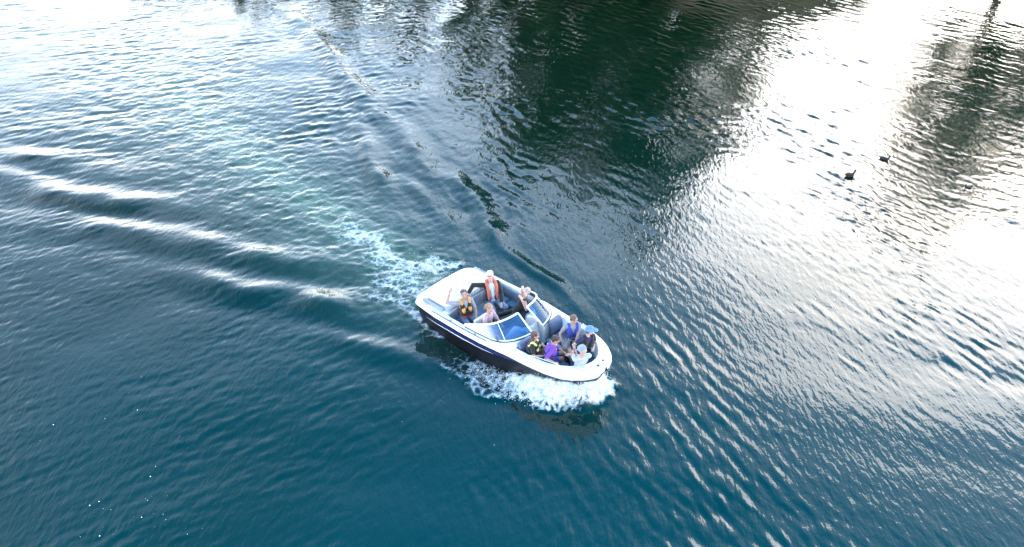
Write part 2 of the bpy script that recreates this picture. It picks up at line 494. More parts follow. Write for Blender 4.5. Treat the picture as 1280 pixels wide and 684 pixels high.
def make_tree(x, y, h, w, seed, label, group, lm, low=0.12, cat='tree', name='leafy_tree'):
    rd = random.Random(seed)
    z0 = bank_height(x, y) - 0.15
    root = empty(name, (x, y, z0))
    tag(root, label, cat, group)
    tv, tf = [], []
    pts = [Vector((0, 0, 0))]
    nseg = 6
    for i in range(1, nseg + 1):
        pts.append(Vector((rd.gauss(0, 0.03) * h * i / nseg, rd.gauss(0, 0.02) * h * i / nseg, h * 0.78 * i / nseg)))
    r0 = 0.022 * h + 0.03
    for i in range(nseg):
        tube(tv, tf, pts[i], pts[i + 1], r0 * (1 - i / (nseg + 1)), r0 * (1 - (i + 1) / (nseg + 1)), 9)
    clumps = []
    nl = int(16 + h)
    for i in range(nl):
        t = low + (0.98 - low) * (i + rd.random()) / nl
        f = max(0.0, (t - low) / (1 - low))
        rad = w * (math.sin(math.pi * min(1, 0.14 + 0.80 * f) ** 0.85)) * rd.uniform(0.45, 1.05)
        ang = i * 2.4 + rd.uniform(-.5, .5)
        st = pts[min(nseg, int(t * 0.9 * nseg))]
        end = Vector((st.x + math.cos(ang) * rad, st.y + math.sin(ang) * rad, h * t + rd.uniform(-.2, .4)))
        mid = st.lerp(end, 0.5) + Vector((0, 0, -0.06 * rad))
        rr = 0.2 * r0 + 0.015
        tube(tv, tf, st, mid, rr * 1.6, rr, 5); tube(tv, tf, mid, end, rr, rr * 0.35, 5)
        for k in range(rd.randint(3, 5)):
            clumps.append((st.lerp(end, rd.uniform(0.45, 1.08)) + Vector([rd.gauss(0, .35) for _ in range(3)]) * (h / 14), rd.uniform(0.5, 1.05) * h / 14))
    obj('trunk', mesh_from(tv, tf), bark, root)
    r = np.random.default_rng(seed)
    C = []
    for c, cr in clumps:
        n = int(62 * min(1.4, cr + 0.35))
        d = r.normal(size=(n, 3)); d /= np.linalg.norm(d, axis=1)[:, None]
        C.append(np.array(c) + d * (cr * r.random((n, 1)) ** 0.45) * np.array([1.15, 1.15, 0.8]))
    C = np.concatenate(C)
    C[:, 2] = np.maximum(C[:, 2], 0.25)
    n = len(C)
    s = (0.13 + 0.13 * r.random((n, 1))) * (0.75 + h / 45)
    a = r.normal(size=(n, 3)); a /= np.linalg.norm(a, axis=1)[:, None]
    b = np.cross(a, r.normal(size=(n, 3))); b /= np.linalg.norm(b, axis=1)[:, None]
    V = np.stack([C - a * s, C + b * s * .55, C + a * s, C - b * s * .55], 1).reshape(-1, 3)
    F = np.arange(n * 4).reshape(n, 4)
    me = bpy.data.meshes.new('crown')
    me.from_pydata(V.tolist(), [], F.tolist())
    obj('crown', me, lm, root, smooth=False)
    return root

LM = leaf_mats
TREES = [  # x, y, height, radius, leaf, low, label
    (6.6, 54.0, 17.0, 5.8, 0, 0.04, 'tall broad dark green tree mirrored right behind the boat'),
    (12.4, 54.5, 18.6, 6.0, 0, 0.08, 'tallest dark green tree on the far bank above the brown rock'),
    (1.0, 55.0, 15.6, 5.2, 1, 0.04, 'mid height green tree between the tall trees and the low willows'),
    (18.4, 58.0, 8.5, 3.2, 2, 0.16, 'olive tree at the sunny edge of the tall tree group'),
    (34.0, 54.5, 18.0, 5.6, 1, 0.24, 'solitary round green tree standing beyond the ducks'),
    (41.0, 56.0, 15.0, 5.2, 0, 0.15, 'smaller green tree beside the solitary tree beyond the ducks'),
    (10.2, 58.5, 17.0, 5.0, 0, 0.03, 'dark green tree half hidden behind the two tallest trees'),
    (4.4, 58.8, 15.5, 4.8, 0, 0.03, 'dark green tree filling the gap behind the broad tree'),
]
for i, (x, y, h, w, l, low, lab) in enumerate(TREES):
    make_tree(x, y, h, w, 11 + i, lab, None, LM[l], low)
BUSHES = [
    (-3.0, 7.2, 'bushy green willow next to the tall trees'),
    (-7.2, 5.2, 'rounded green willow bush on the low bank'),
    (-11.6, 3.8, 'low spreading green bush on the low bank'),
    (-17.5, 2.4, 'lowest shrub at the open end of the bank'),
    (23.5, 2.0, 'small shrub in the bright gap between the trees'),
    (4.5, 5.0, 'dense bush at the foot of the broad dark tree'),
    (10.0, 5.2, 'dense bush at the foot of the tallest tree'),
    (0.4, 4.6, 'thick green bush under the mid height tree'),
    (7.2, 4.4, 'leafy bush between the two bushes below the tall trees'),
    (12.8, 3.8, 'green bush where the brown rock begins'),
]
for i, (x, hh, lab) in enumerate(BUSHES):
    make_tree(x, 53.0 + 0.4 * (i % 2), hh, 2.9, 30 + i, lab, None, LM[(i + 1) % 2], 0.03, 'bush', 'willow_bush')
# ================================================================== BOAT
white = mat('gelcoat_white', (0.64, 0.64, 0.645), 0.28, vary=0.03, scale=3, coat=0.25)
black_gel = mat('gelcoat_black', (0.005, 0.005, 0.008), 0.38, vary=0.2, scale=3, spec=0.25)
navy_gel = mat('gelcoat_navy', (0.012, 0.016, 0.075), 0.25, coat=0.3)
vinyl_grey = mat('vinyl_grey', (0.21, 0.24, 0.29), 0.5, vary=0.08, scale=6, bump=0.25, bump_scale=90)
vinyl_blue = mat('vinyl_slate', (0.075, 0.10, 0.17), 0.5, vary=0.10, scale=6, bump=0.25, bump_scale=90)
vinyl_cream = mat('vinyl_cream', (0.58, 0.58, 0.57), 0.5, vary=0.04, scale=5, bump=0.2, bump_scale=80)
piping_m = mat('piping', (0.30, 0.33, 0.38), 0.5)
carpet = mat('carpet_dark', (0.007, 0.007, 0.009), 0.95, vary=0.3, scale=40, bump=0.5, bump_scale=200)
steel = mat('stainless', (0.62, 0.63, 0.65), 0.2, metallic=1.0)
rubber = mat('rubber_black', (0.015, 0.015, 0.017), 0.6)
alu_white = mat('frame_white', (0.75, 0.76, 0.78), 0.3)
plastic_grey = mat('plastic_grey', (0.25, 0.26, 0.28), 0.4)
lens_m = mat('lens_dark', (0.05, 0.06, 0.08), 0.1)

def glass_material():
    m = bpy.data.materials.new('tinted_glass'); m.use_nodes = True
    nt = m.node_tree; nt.nodes.remove(nt.nodes['Principled BSDF'])
    out = nt.nodes['Material Output']
    tr = nt.nodes.new('ShaderNodeBsdfTransparent'); tr.inputs[0].default_value = (0.42, 0.60, 0.80, 1)
    gl = nt.nodes.new('ShaderNodeBsdfGlossy'); gl.inputs['Color'].default_value = (0.85, 0.92, 1, 1); gl.inputs['Roughness'].default_value = 0.03
    df = nt.nodes.new('ShaderNodeBsdfDiffuse'); df.inputs[0].default_value = (0.10, 0.22, 0.42, 1)
    fr = nt.nodes.new('ShaderNodeFresnel'); fr.inputs[0].default_value = 1.5
    m0 = nt.nodes.new('ShaderNodeMixShader'); m0.inputs[0].default_value = 0.16
    nt.links.new(tr.outputs[0], m0.inputs[1]); nt.links.new(df.outputs[0], m0.inputs[2])
    m1 = nt.nodes.new('ShaderNodeMixShader')
    nt.links.new(fr.outputs[0], m1.inputs[0]); nt.links.new(m0.outputs[0], m1.inputs[1]); nt.links.new(gl.outputs[0], m1.inputs[2])
    nt.links.new(m1.outputs[0], out.inputs['Surface'])
    return m
glass = glass_material()

boat = empty('motorboat', (BOAT_XY[0], BOAT_XY[1], 0.0), (0, R(-2.0), PSI))
boat.rotation_mode = 'XYZ'
boat.location.z = math.sin(R(2)) * 1.5
tag(boat, 'white bowrider motorboat with black hull and tinted windshield full of people', 'boat')

def gun_z(x): return float(np.interp(x, [-3.05, -2.6, -1, 0.4, 1.6, 2.7], [0.72, 0.78, 0.80, 0.83, 0.88, 0.92]))
def hb(x): return float(half_beam(x))
XS = sorted(set([-3.02, -2.98, -2.93, -2.86, -2.78, -2.68] + [round(-2.6 + 0.1 * i, 3) for i in range(50)] + [2.35, 2.45, 2.52, 2.58, 2.62, 2.66, 2.69, 2.72, 2.74, 2.755]))
XS = [x for x in XS if x <= 2.756]

def hull_section(x):
    """keel, chine, knuckle, rub strake for the port side"""
    g = hb(x); z = gun_z(x)
    t = np.clip((x - 0.2) / 2.5, 0, 1)
    keel = -0.38 + 0.85 * t ** 2.4
    chy = g * (0.86 - 0.36 * t); chz = -0.10 + 0.42 * t ** 1.7
    kny = g * (0.955 - 0.13 * t); knz = chz + (z - 0.10 - chz) * 0.62
    if x < -2.86: keel = -0.30
    return [(0, keel), (chy * 0.55, keel + (chz - keel) * 0.55), (chy, chz), (kny, knz), (g * 0.992, z - 0.075)]

def loft(rows, close_start=False, close_end=False):
    """rows of equal-length point lists -> verts, faces"""
    n = len(rows[0]); V = [p for r in rows for p in r]; F = []
    for i in range(len(rows) - 1):
        for j in range(n - 1):
            a = i * n + j
            F.append((a, a + 1, a + n + 1, a + n))
    if close_start: F.append(tuple(range(n)))
    if close_end: F.append(tuple((len(rows) - 1) * n + j for j in range(n)))
    return V, F

def join_lofts(ls):
    V, F = [], []
    for v, f in ls:
        o = len(V); V += v; F += [tuple(i + o for i in q) for q in f]
    return V, F

def clean(V, F, name='m', dist=0.0008):
    me = mesh_from(V, F, name)
    bm = bmesh.new(); bm.from_mesh(me)
    bmesh.ops.remove_doubles(bm, verts=bm.verts, dist=dist)
    bmesh.ops.recalc_face_normals(bm, faces=bm.faces)
    bm.to_mesh(me); bm.free()
    return me

rows = []
for x in XS:
    s = hull_section(x)
    tt = max(0.0, (x - 0.6) / 2.1) ** 1.5
    rk = lambda z: x - 0.48 * tt * (gun_z(x) - 0.075 - z)                     # raked, flared stem
    rows.append([(rk(z), -y, z) for y, z in s[::-1]] + [(rk(z), y, z) for y, z in s[1:]])
V, F = loft(rows, close_start=True)
sharpen(obj('hull', clean(V, F), black_gel, boat), 30)

# navy flash with a fine white lower line on each side
def flash(side, x0, x1, up0, up1, th, m, name, off):
    rr = []
    n = 40
    for i in range(n + 1):
        u = i / n; x = x0 + (x1 - x0) * u
        s = hull_section(x)
        (ky, kz), (gy_, gz) = s[3], s[4]
        w = th * (math.sin(math.pi * min(1, max(0, u))) ** 0.6)
        c = up0 + (up1 - up0) * u
        def at(v):
            return (x, side * (ky + (gy_ - ky) * v + off), kz + (gz - kz) * v)
        rr.append([at(c - w), at(c), at(c + w)])
    V, F = loft(rr)
    return obj(name, mesh_from(V, F), m, boat)
for sd_ in (-1, 1):
    flash(sd_, -2.55, 0.9, 0.62, 0.72, 0.30, navy_gel, 'hull_flash', 0.006)
    flash(sd_, -2.5, 0.1, 0.18, 0.42, 0.045, alu_white, 'hull_pinstripe', 0.010)

# white topside that deepens towards the stem
for sd_ in (-1, 1):
    rr = []
    for x in [0.2 + 0.05 * i for i in range(51)] + [2.74]:
        s_ = hull_section(x)
        tt = max(0.0, (x - 0.6) / 2.1) ** 1.5
        (ky, kz), (gy_, gz) = s_[3], s_[4]
        dv = 1.0 * max(0.0, min(1, (x - 0.2) / 1.9)) ** 1.3
        row = []
        for k in range(5):
            v = 1 - dv * k / 4
            z = kz + (gz - kz) * v
            row.append((x - 0.48 * tt * (gun_z(x) - 0.075 - z) + 0.004 * tt, sd_ * (ky + (gy_ - ky) * v + 0.006), z))
        rr.append(row)
    V, F = loft(rr)
    obj('topside_band', mesh_from(V, F), white, boat)

# rub rail all round
rr = []
for x in XS:
    g = hb(x); z = gun_z(x)
    rr.append([(x, g * 0.99, z - 0.085), (x, g + 0.022, z - 0.075), (x, g + 0.026, z - 0.045), (x, g * 0.99, z - 0.03)])
l1 = loft(rr); l2 = loft([[(p[0], -p[1], p[2]) for p in r] for r in rr])
V, F = join_lofts([l1, l2])
obj('rub_rail', clean(V, F), alu_white, boat)

# deck and moulded liner
SOLE, BSOLE = 0.16, 0.40
def well_half(x):       # inner half width of the bow well
    return float(np.interp(x, [0.55, 0.8, 1.2, 1.6, 1.9, 2.1, 2.25, 2.35, 2.40], [0.80, 0.82, 0.81, 0.75, 0.63, 0.50, 0.35, 0.19, 0.02]))
def deck_section(x):
    g = hb(x); z = gun_z(x)
    zc = z + 0.045
    if x < -1.70:      inner, zi, floor = 0.02, zc + 0.02, zc + 0.02
    elif x < -0.02:    inner, zi, floor = min(g - 0.17, 1.0), zc, SOLE
    elif x < 0.62:     
        inner, zi, floor = 0.26, zc + 0.11 * math.sin(math.pi * (x + 0.02) / 0.64) + 0.03, SOLE + (BSOLE - SOLE) * (x > 0.3)
    elif x < 2.40:     inner, zi, floor = well_half(x), zc, BSOLE
    else:              inner, zi, floor = 0.0, zc + 0.01, zc + 0.01
    inner = min(inner, max(0, g - 0.05))
    s = g - inner
    return [(g, z - 0.035), (g - min(0.02, s * 0.3), z), (g - min(0.07, s * 0.5), z + 0.03), (g - s * 0.6, (z + 0.04 + zi) / 2), (inner + min(0.03, s * 0.2), zi), (inner, zi - (0.025 if floor < zi - 0.03 else 0)), ((max(0, inner - 0.03) * (0.78 if x > 0.62 else 1)) if floor < zi - .1 else inner, floor), (0, floor)]
DX = sorted(set(XS + [-1.705, -1.70, -0.021, -0.02, 0.619, 0.62, 2.399, 2.40, 2.15, 2.22, 2.25, 2.3, 2.38, 0.05, 0.15, 0.25, 0.35, 0.45, 0.55]))
rr = [[(x, y, z) for y, z in deck_section(x)] for x in DX]
V, F = join_lofts([loft(rr), loft([[(p[0], -p[1], p[2]) for p in r] for r in rr])])
deck = sharpen(obj('deck', clean(V, F), white, boat), 38)

def rbox(name, c, size, m, parent, rot=(0, 0, 0), bev=0.03, seg=3, taper=None):
    """rounded cushion / panel: bevelled box in boat coordinates"""
    bm = bmesh.new()
    bmesh.ops.create_cube(bm, size=1)
    for v in bm.verts:
        k = 1.0
        if taper and v.co.z > 0: k = taper
        v.co = Vector((v.co.x * size[0] * k, v.co.y * size[1] * k, v.co.z * size[2]))
    bmesh.ops.bevel(bm, geom=bm.edges[:], offset=min(bev, min(size) * 0.45), segments=seg, profile=0.6, affect='EDGES')
    o = obj(name, bm_mesh(bm), m, parent)
    o.location = c; o.rotation_euler = rot
    return o

def poly_slab(name, outline, z0, z1, m, parent, bev=0.04, seg=3):
    bm = bmesh.new()
    lo = [bm.verts.new((x, y, z0)) for x, y in outline]
    hi = [bm.verts.new((x, y, z1)) for x, y in outline]
    n = len(outline)
    bm.faces.new(lo[::-1]); top = bm.faces.new(hi)
    for i in range(n): bm.faces.new((lo[i], lo[(i + 1) % n], hi[(i + 1) % n], hi[i]))
    ed = [e for e in bm.edges if abs(e.verts[0].co.z - z1) < 1e-6 and abs(e.verts[1].co.z - z1) < 1e-6]
    bmesh.ops.bevel(bm, geom=ed, offset=bev, segments=seg, profile=0.5, affect='EDGES')
    o = obj(name, bm_mesh(bm), m, parent)
    return sharpen(o, 45)

def tube_obj(name, pts, r, m, parent, n=8, closed=False, radii=None):
    pts = [Vector(p) for p in pts]
    V, F = [], []
    up = Vector((0, 0, 1))
    N_ = len(pts)
    for i, p in enumerate(pts):
        a = pts[(i - 1) % N_] if (closed or i > 0) else p
        b = pts[(i + 1) % N_] if (closed or i < N_ - 1) else p
        d = (b - a).normalized()
        s = d.cross(up)
        if s.length < 1e-3: s = d.orthogonal()
        s.normalize(); t = s.cross(d)
        rad = radii[i] if radii else r
        for k in range(n):
            an = 2 * math.pi * k / n
            V.append(p + s * (rad * math.cos(an)) + t * (rad * math.sin(an)))
    for i in range(N_ if closed else N_ - 1):
        for k in range(n):
            a = i * n + k; b = i * n + (k + 1) % n
            c = ((i + 1) % N_) * n + (k + 1) % n; d = ((i + 1) % N_) * n + k
            F.append((a, b, c, d))
    if not closed:
        F.append(tuple(range(n))[::-1]); F.append(tuple((N_ - 1) * n + k for k in range(n)))
    return obj(name, mesh_from(V, F), m, parent)

def smooth3(pts, n=2):
    P = [Vector(p) for p in pts]
    for _ in range(n):
        Q = [P[0]]
        for a, b in zip(P[:-1], P[1:]): Q += [a.lerp(b, .25), a.lerp(b, .75)]
        P = Q + [P[-1]]
    return P

# swim platform across the stern
plat = poly_slab('swim_platform', [(-2.98, -0.92), (-3.16, -0.72), (-3.20, 0), (-3.16, 0.72), (-2.98, 0.92), (-2.9, 0.9), (-2.9, -0.9)], 0.50, 0.60, white, boat, 0.025)
rbox('step_pad', (-3.06, 0, 0.605), (0.14, 1.1, 0.012), plastic_grey, plat, bev=0.005)

# sun pad over the engine: three cushions, side bolsters
def arc_rect(x0, x1, y0, y1, r=0.12, n=5):
    out = []
    for cx, cy, a0 in ((x1 - r, y1 - r, 0), (x0 + r, y1 - r, 90), (x0 + r, y0 + r, 180), (x1 - r, y0 + r, 270)):
        for k in range(n + 1):
            a = R(a0 + 90 * k / n); out.append((cx + r * math.cos(a), cy + r * math.sin(a)))
    return out
pad = poly_slab('sun_pad', arc_rect(-2.74, -1.80, -0.88, 0.88, 0.20), 0.80, 0.955, vinyl_cream, boat, 0.05)
for yy in (-0.30, 0.30):
    tube_obj('seam', [(-2.70, yy, 0.957), (-2.3, yy, 0.960), (-1.86, yy, 0.957)], 0.006, piping_m, pad, 5)
obj_ = tube_obj('piping', [(x, y, 0.90) for x, y in arc_rect(-2.748, -1.79, -0.888, 0.888, 0.20)], 0.010, piping_m, pad, 5, closed=True)
for s in (-1, 1):
    rbox('side_bolster', (-2.28, s * 0.965, 0.86), (0.78, 0.10, 0.10), vinyl_grey, boat, bev=0.04)

# rear bench
rbox('bench_base', (-1.50, 0, 0.29), (0.42, 1.86, 0.26), white, boat, bev=0.02)
for k, yy in enumerate((-0.62, 0, 0.62)):
    rbox('seat_cushion', (-1.47, yy, 0.47), (0.50, 0.60, 0.12), vinyl_grey, boat, bev=0.04)
    rbox('backrest', (-1.74, yy, 0.72), (0.11, 0.60, 0.44), vinyl_grey, boat, rot=(0, R(-10), 0), bev=0.045)
for s in (-1, 1):
    rbox('side_panel', (-0.95, s * 0.985, 0.55), (1.45, 0.05, 0.42), vinyl_grey, boat, bev=0.02)
    rbox('side_seat', (-0.98, s * 0.84, 0.42), (0.50, 0.26, 0.12), vinyl_grey, boat, bev=0.04)
# carpets
poly_slab('cockpit_carpet', [(-1.30, -0.92), (-0.04, -0.92), (-0.04, 0.92), (-1.30, 0.92)], SOLE + 0.003, SOLE + 0.012, carpet, boat, 0.003, 1)
poly_slab('walkway_carpet', [(0.0, -0.22), (0.29, -0.22), (0.29, 0.22), (0.0, 0.22)], SOLE + 0.003, SOLE + 0.012, carpet, boat, 0.003, 1)
poly_slab('bow_carpet', [(0.66, -0.42), (1.55, -0.36), (1.95, -0.1), (1.95, 0.1), (1.55, 0.36), (0.66, 0.42)], BSOLE + 0.003, BSOLE + 0.012, carpet, boat, 0.003, 1)

# helm seat (starboard) and passenger lounge (port)
hs = empty('helm_seat', parent=boat)
rbox('seat_cushion', (-0.62, -0.55, 0.50), (0.46, 0.48, 0.13), vinyl_grey, hs, bev=0.05)
rbox('backrest', (-0.85, -0.55, 0.72), (0.11, 0.48, 0.40), vinyl_cream, hs, rot=(0, R(-12), 0), bev=0.05)
tube_obj('pedestal', [(-0.62, -0.55, SOLE), (-0.62, -0.55, 0.45)], 0.06, steel, hs, 12)
ls = empty('lounge_seat', parent=boat)
rbox('seat_cushion', (-0.52, 0.58, 0.44), (0.84, 0.54, 0.12), rubber, ls, bev=0.04)
rbox('seat_base', (-0.52, 0.58, 0.27), (0.78, 0.50, 0.22), white, ls, bev=0.02)
rbox('backrest', (-0.10, 0.58, 0.68), (0.11, 0.54, 0.42), vinyl_grey, ls, rot=(0, R(14), 0), bev=0.045)

# dashboards behind each windshield
for s in (-1, 1):
    d = rbox('dashboard', (0.10, s * 0.62, 0.74), (0.34, 0.68, 0.34), vinyl_blue if s < 0 else white, boat, rot=(0, R(22), 0), bev=0.05)
    if s < 0:
        for k in range(4):
            bm = bmesh.new(); bmesh.ops.create_cone(bm, cap_ends=True, segments=16, radius1=0.035, radius2=0.035, depth=0.02)
            g_ = obj('gauge', bm_mesh(bm), lens_m, d); g_.location = (-0.175, -0.18 + 0.12 * k, 0.06); g_.rotation_euler = (0, R(90), 0)
# steering wheel
wh = empty('steering_wheel', (-0.20, -0.55, 0.80), (0, R(-55), 0), boat)
tube_obj('wheel_rim', [(0.17 * math.cos(2 * math.pi * k / 24), 0.17 * math.sin(2 * math.pi * k / 24), 0) for k in range(24)], 0.015, rubber, wh, 8, closed=True)
for k in range(3):
    a = R(90 + 120 * k); tube_obj('wheel_spoke', [(0, 0, -0.03), (0.165 * math.cos(a), 0.165 * math.sin(a), 0)], 0.011, steel, wh, 6)
tube_obj('steering_column', [(0, 0, -0.22), (0, 0, -0.01)], 0.028, rubber, wh, 10)

# walk-through door between the consoles: bowed white panel
V, F = [], []
rows = []
for i in range(15):
    u = -1 + 2 * i / 14
    rows.append([(0.47 + 0.10 * (1 - u * u) - 0.16 * v + dx, 0.08 + 0.30 * u * (1 - 0.12 * v), 0.32 + 0.62 * v) for v, dx in [(k / 8, 0) for k in range(9)]])
inner_rows = [[(x - 0.04, y, z) for x, y, z in r] for r in rows]
V, F = join_lofts([loft(rows), loft(inner_rows)])
n9 = 9; off = len(rows) * n9
for i in range(14):
    F.append((i * n9 + 8, (i + 1) * n9 + 8, off + (i + 1) * n9 + 8, off + i * n9 + 8))
for j in range(8):
    F.append((j, j + 1, off + j + 1, off + j)); e = 14 * n9
    F.append((e + j, e + j + 1, off + e + j + 1, off + e + j))
obj('walkthrough_door', clean(V, F), vinyl_cream, boat)

# windshields: base curve on the deck, raked top rail, centre post, panes
def windshield(s):
    w = empty('windshield', parent=boat)
    base = smooth3([(-0.98, s * 1.04, 0.868), (-0.45, s * 1.02, 0.875), (0.10, s * 0.96, 0.885), (0.40, s * 0.74, 0.92), (0.54, s * 0.46, 0.95), (0.60, s * 0.20, 0.95)], 3)
    top = smooth3([(-0.98, s * 1.03, 0.90), (-0.58, s * 0.965, 1.06), (-0.20, s * 0.86, 1.20), (0.00, s * 0.64, 1.29), (0.07, s * 0.40, 1.31), (0.09, s * 0.17, 1.31)], 3)
    n = min(len(base), len(top))
    cut = int(n * 0.52)
    for a, b in ((0, cut), (cut, n - 1)):
        rows_ = []
        for i in range(a, b + 1):
            p, q_ = base[i], top[i]
            rows_.append([p.lerp(q_, v / 6) for v in range(7)])
        V, F = loft(rows_)
        th = [Vector((-0.004, -s * 0.004, 0)) + v for v in V]
        V2, F2 = join_lofts([(V, F), (th, [f[::-1] for f in F])])
        obj('pane', mesh_from(V2, F2), glass, w)
    tube_obj('top_rail', top, 0.024, alu_white, w, 8)
    tube_obj('base_rail', base, 0.022, alu_white, w, 8)
    tube_obj('base_gasket', [p + Vector((0.022, s * 0.022, -0.012)) for p in base], 0.019, rubber, w, 6)
    tube_obj('centre_post', [base[-1], base[-1].lerp(top[-1], .5), top[-1]], 0.022, alu_white, w, 8)
    tube_obj('mullion', [base[cut], top[cut]], 0.012, alu_white, w, 6)
    return w
for s in (-1, 1): windshield(s)

# bow seating: U of grey cushions with slate backrests against the consoles
for s in (-1, 1):
    ol = [(0.68, s * 0.80), (1.25, s * 0.77), (1.65, s * 0.66), (1.95, s * 0.50), (1.80, s * 0.16), (1.5, s * 0.26), (0.68, s * 0.36)]
    if s < 0: ol = ol[::-1]
    poly_slab('bow_cushion', ol, 0.50, 0.62, vinyl_blue, boat, 0.035)
    poly_slab('bow_seat_base', [(x, y * 0.78) for x, y in ol], BSOLE + 0.001, 0.498, white, boat, 0.01, 1)
    rbox('bow_backrest', (0.70, s * 0.58, 0.82), (0.12, 0.44, 0.38), vinyl_blue, boat, rot=(0, R(-14), 0), bev=0.05)
poly_slab('bow_cushion', [(1.81, -0.15), (1.96, -0.49), (2.15, -0.36), (2.30, 0), (2.15, 0.36), (1.96, 0.49), (1.81, 0.15)], 0.50, 0.62, vinyl_blue, boat, 0.035)
poly_slab('bow_seat_base', [(1.82, -0.14), (1.94, -0.40), (2.05, -0.28), (2.1, 0), (2.05, 0.28), (1.94, 0.40), (1.82, 0.14)], BSOLE + 0.001, 0.498, white, boat, 0.01, 1)

# deck fittings
def cleat(x, y, rz):
    c = empty('cleat', (x, y, gun_z(x) + 0.045), (0, 0, rz), boat)
    tube_obj('horn', [(-0.09, 0, 0.035), (-0.04, 0, 0.03), (0.04, 0, 0.03), (0.09, 0, 0.035)], 0.012, steel, c, 8)
    for dx in (-0.03, 0.03): tube_obj('foot', [(dx, 0, -0.02), (dx, 0, 0.03)], 0.011, steel, c, 8)
    return c
for s in (-1, 1):
    cleat(2.40, s * 0.42, s * R(-38)); cleat(1.40, s * 0.91, s * R(-10)); cleat(-2.60, s * 1.04, 0)
def disc(name, x, y, z, r, h, m, parent=None):
    bm = bmesh.new(); bmesh.ops.create_cone(bm, cap_ends=True, segments=18, radius1=r, radius2=r * 0.8, depth=h)
    o = obj(name, bm_mesh(bm), m, parent or boat); o.location = (x, y, z); return sharpen(o, 40)
nl_ = disc('navigation_light', 2.60, -0.10, 0.968, 0.035, 0.035, rubber)
disc('light_lens', 0.0, 0, 0.02, 0.02, 0.02, lens_m, nl_)
disc('anchor_roller_cap', 2.57, 0.13, 0.968, 0.03, 0.03, rubber)
for x, y in ((-0.55, -1.08), (-1.45, -1.09), (-0.55, 1.08), (-1.45, 1.09)):
    disc('cup_holder', x, y, gun_z(x) + 0.036, 0.045, 0.012, plastic_grey)
disc('fuel_cap', -2.45, -1.06, gun_z(-2.45) + 0.034, 0.035, 0.014, steel)
# side vent slits in the deck flank, and the dark model stripe
for s in (-1, 1):
    tube_obj('deck_vent', smooth3([(-2.15, s * 1.155, 0.822), (-1.4, s * 1.155, 0.830), (-0.5, s * 1.13, 0.838), (-0.15, s * 1.10, 0.842)], 2), 0.011, rubber, boat, 6)
# grab rails by the bow well
for s in (-1, 1):
    tube_obj('grab_rail', smooth3([(1.10, s * 0.87, 0.90), (1.12, s * 0.865, 0.95), (1.5, s * 0.79, 0.97), (1.82, s * 0.69, 0.96), (1.85, s * 0.68, 0.91)], 2), 0.011, steel, boat, 7)
# outdrive leg under the platform
rbox('outdrive', (-3.02, 0, 0.12), (0.30, 0.26, 0.62), black_gel, boat, bev=0.06)
# ================================================================== PEOPLE
def sphere_pts(nu=12, nv=8):
    V = [(0, 0, 1)]
    for i in range(1, nv):
        a = math.pi * i / nv
        for j in range(nu):
            b = 2 * math.pi * j / nu
            V.append((math.sin(a) * math.cos(b), math.sin(a) * math.sin(b), math.cos(a)))
    V.append((0, 0, -1))
    F = [(0, 1 + j, 1 + (j + 1) % nu) for j in range(nu)]
    for i in range(nv - 2):
        for j in range(nu):
            a = 1 + i * nu + j; b = 1 + i * nu + (j + 1) % nu
            F.append((a, a + nu, b + nu, b))
    e = len(V) - 1; s0 = 1 + (nv - 2) * nu
    F += [(e, s0 + (j + 1) % nu, s0 + j) for j in range(nu)]
    return V, F
SPH = sphere_pts()

class Blob:
    """collects overlapping closed ellipsoids / tapered limbs, fused into one skin by voxel remesh"""
    def __init__(self): self.V = []; self.F = []
    def ell(self, c, axes, r):
        o = len(self.V)
        a, b, d = axes
        for x, y, z in SPH[0]:
            self.V.append(c + a * (x * r[0]) + b * (y * r[1]) + d * (z * r[2]))
        self.F += [tuple(i + o for i in f) for f in SPH[1]]
    def cap(self, p, q, r0, r1, n=10):
        p = Vector(p); q = Vector(q)
        d = q - p
        if d.length < 1e-5: return
        d.normalize(); a = d.orthogonal().normalized(); b = d.cross(a)
        o = len(self.V)
        rings = []
        for k in range(4):
            t = math.pi / 2 * (1 - k / 3.0)
            rings.append((p - d * (r0 * math.sin(t)), r0 * math.cos(t) + 1e-4))
        for k in range(4):
            t = math.pi / 2 * (k / 3.0)
            rings.append((q + d * (r1 * math.sin(t)), r1 * math.cos(t) + 1e-4))
        for c, r in rings:
            for j in range(n):
                t = 2 * math.pi * j / n
                self.V.append(c + a * (r * math.cos(t)) + b * (r * math.sin(t)))
        for i in range(len(rings) - 1):
            for j in range(n):
                x = o + i * n + j; y = o + i * n + (j + 1) % n
                self.F.append((x, y, y + n, x + n))
        self.F.append(tuple(o + j for j in range(n))[::-1])
        self.F.append(tuple(o + (len(rings) - 1) * n + j for j in range(n)))
    def build(self, name, material, parent, voxel=0.012, smooth=3):
        tmp = bpy.data.objects.new('tmp', mesh_from(self.V, self.F))
        COL.objects.link(tmp)
        m = tmp.modifiers.new('r', 'REMESH'); m.mode = 'VOXEL'; m.voxel_size = voxel
        if smooth:
            k = tmp.modifiers.new('s', 'SMOOTH'); k.factor = 0.5; k.iterations = smooth
        dg = bpy.context.evaluated_depsgraph_get()
        me = bpy.data.meshes.new_from_object(tmp.evaluated_get(dg))
        old = tmp.data
        bpy.data.objects.remove(tmp); bpy.data.meshes.remove(old)
        return obj(name, me, material, parent)

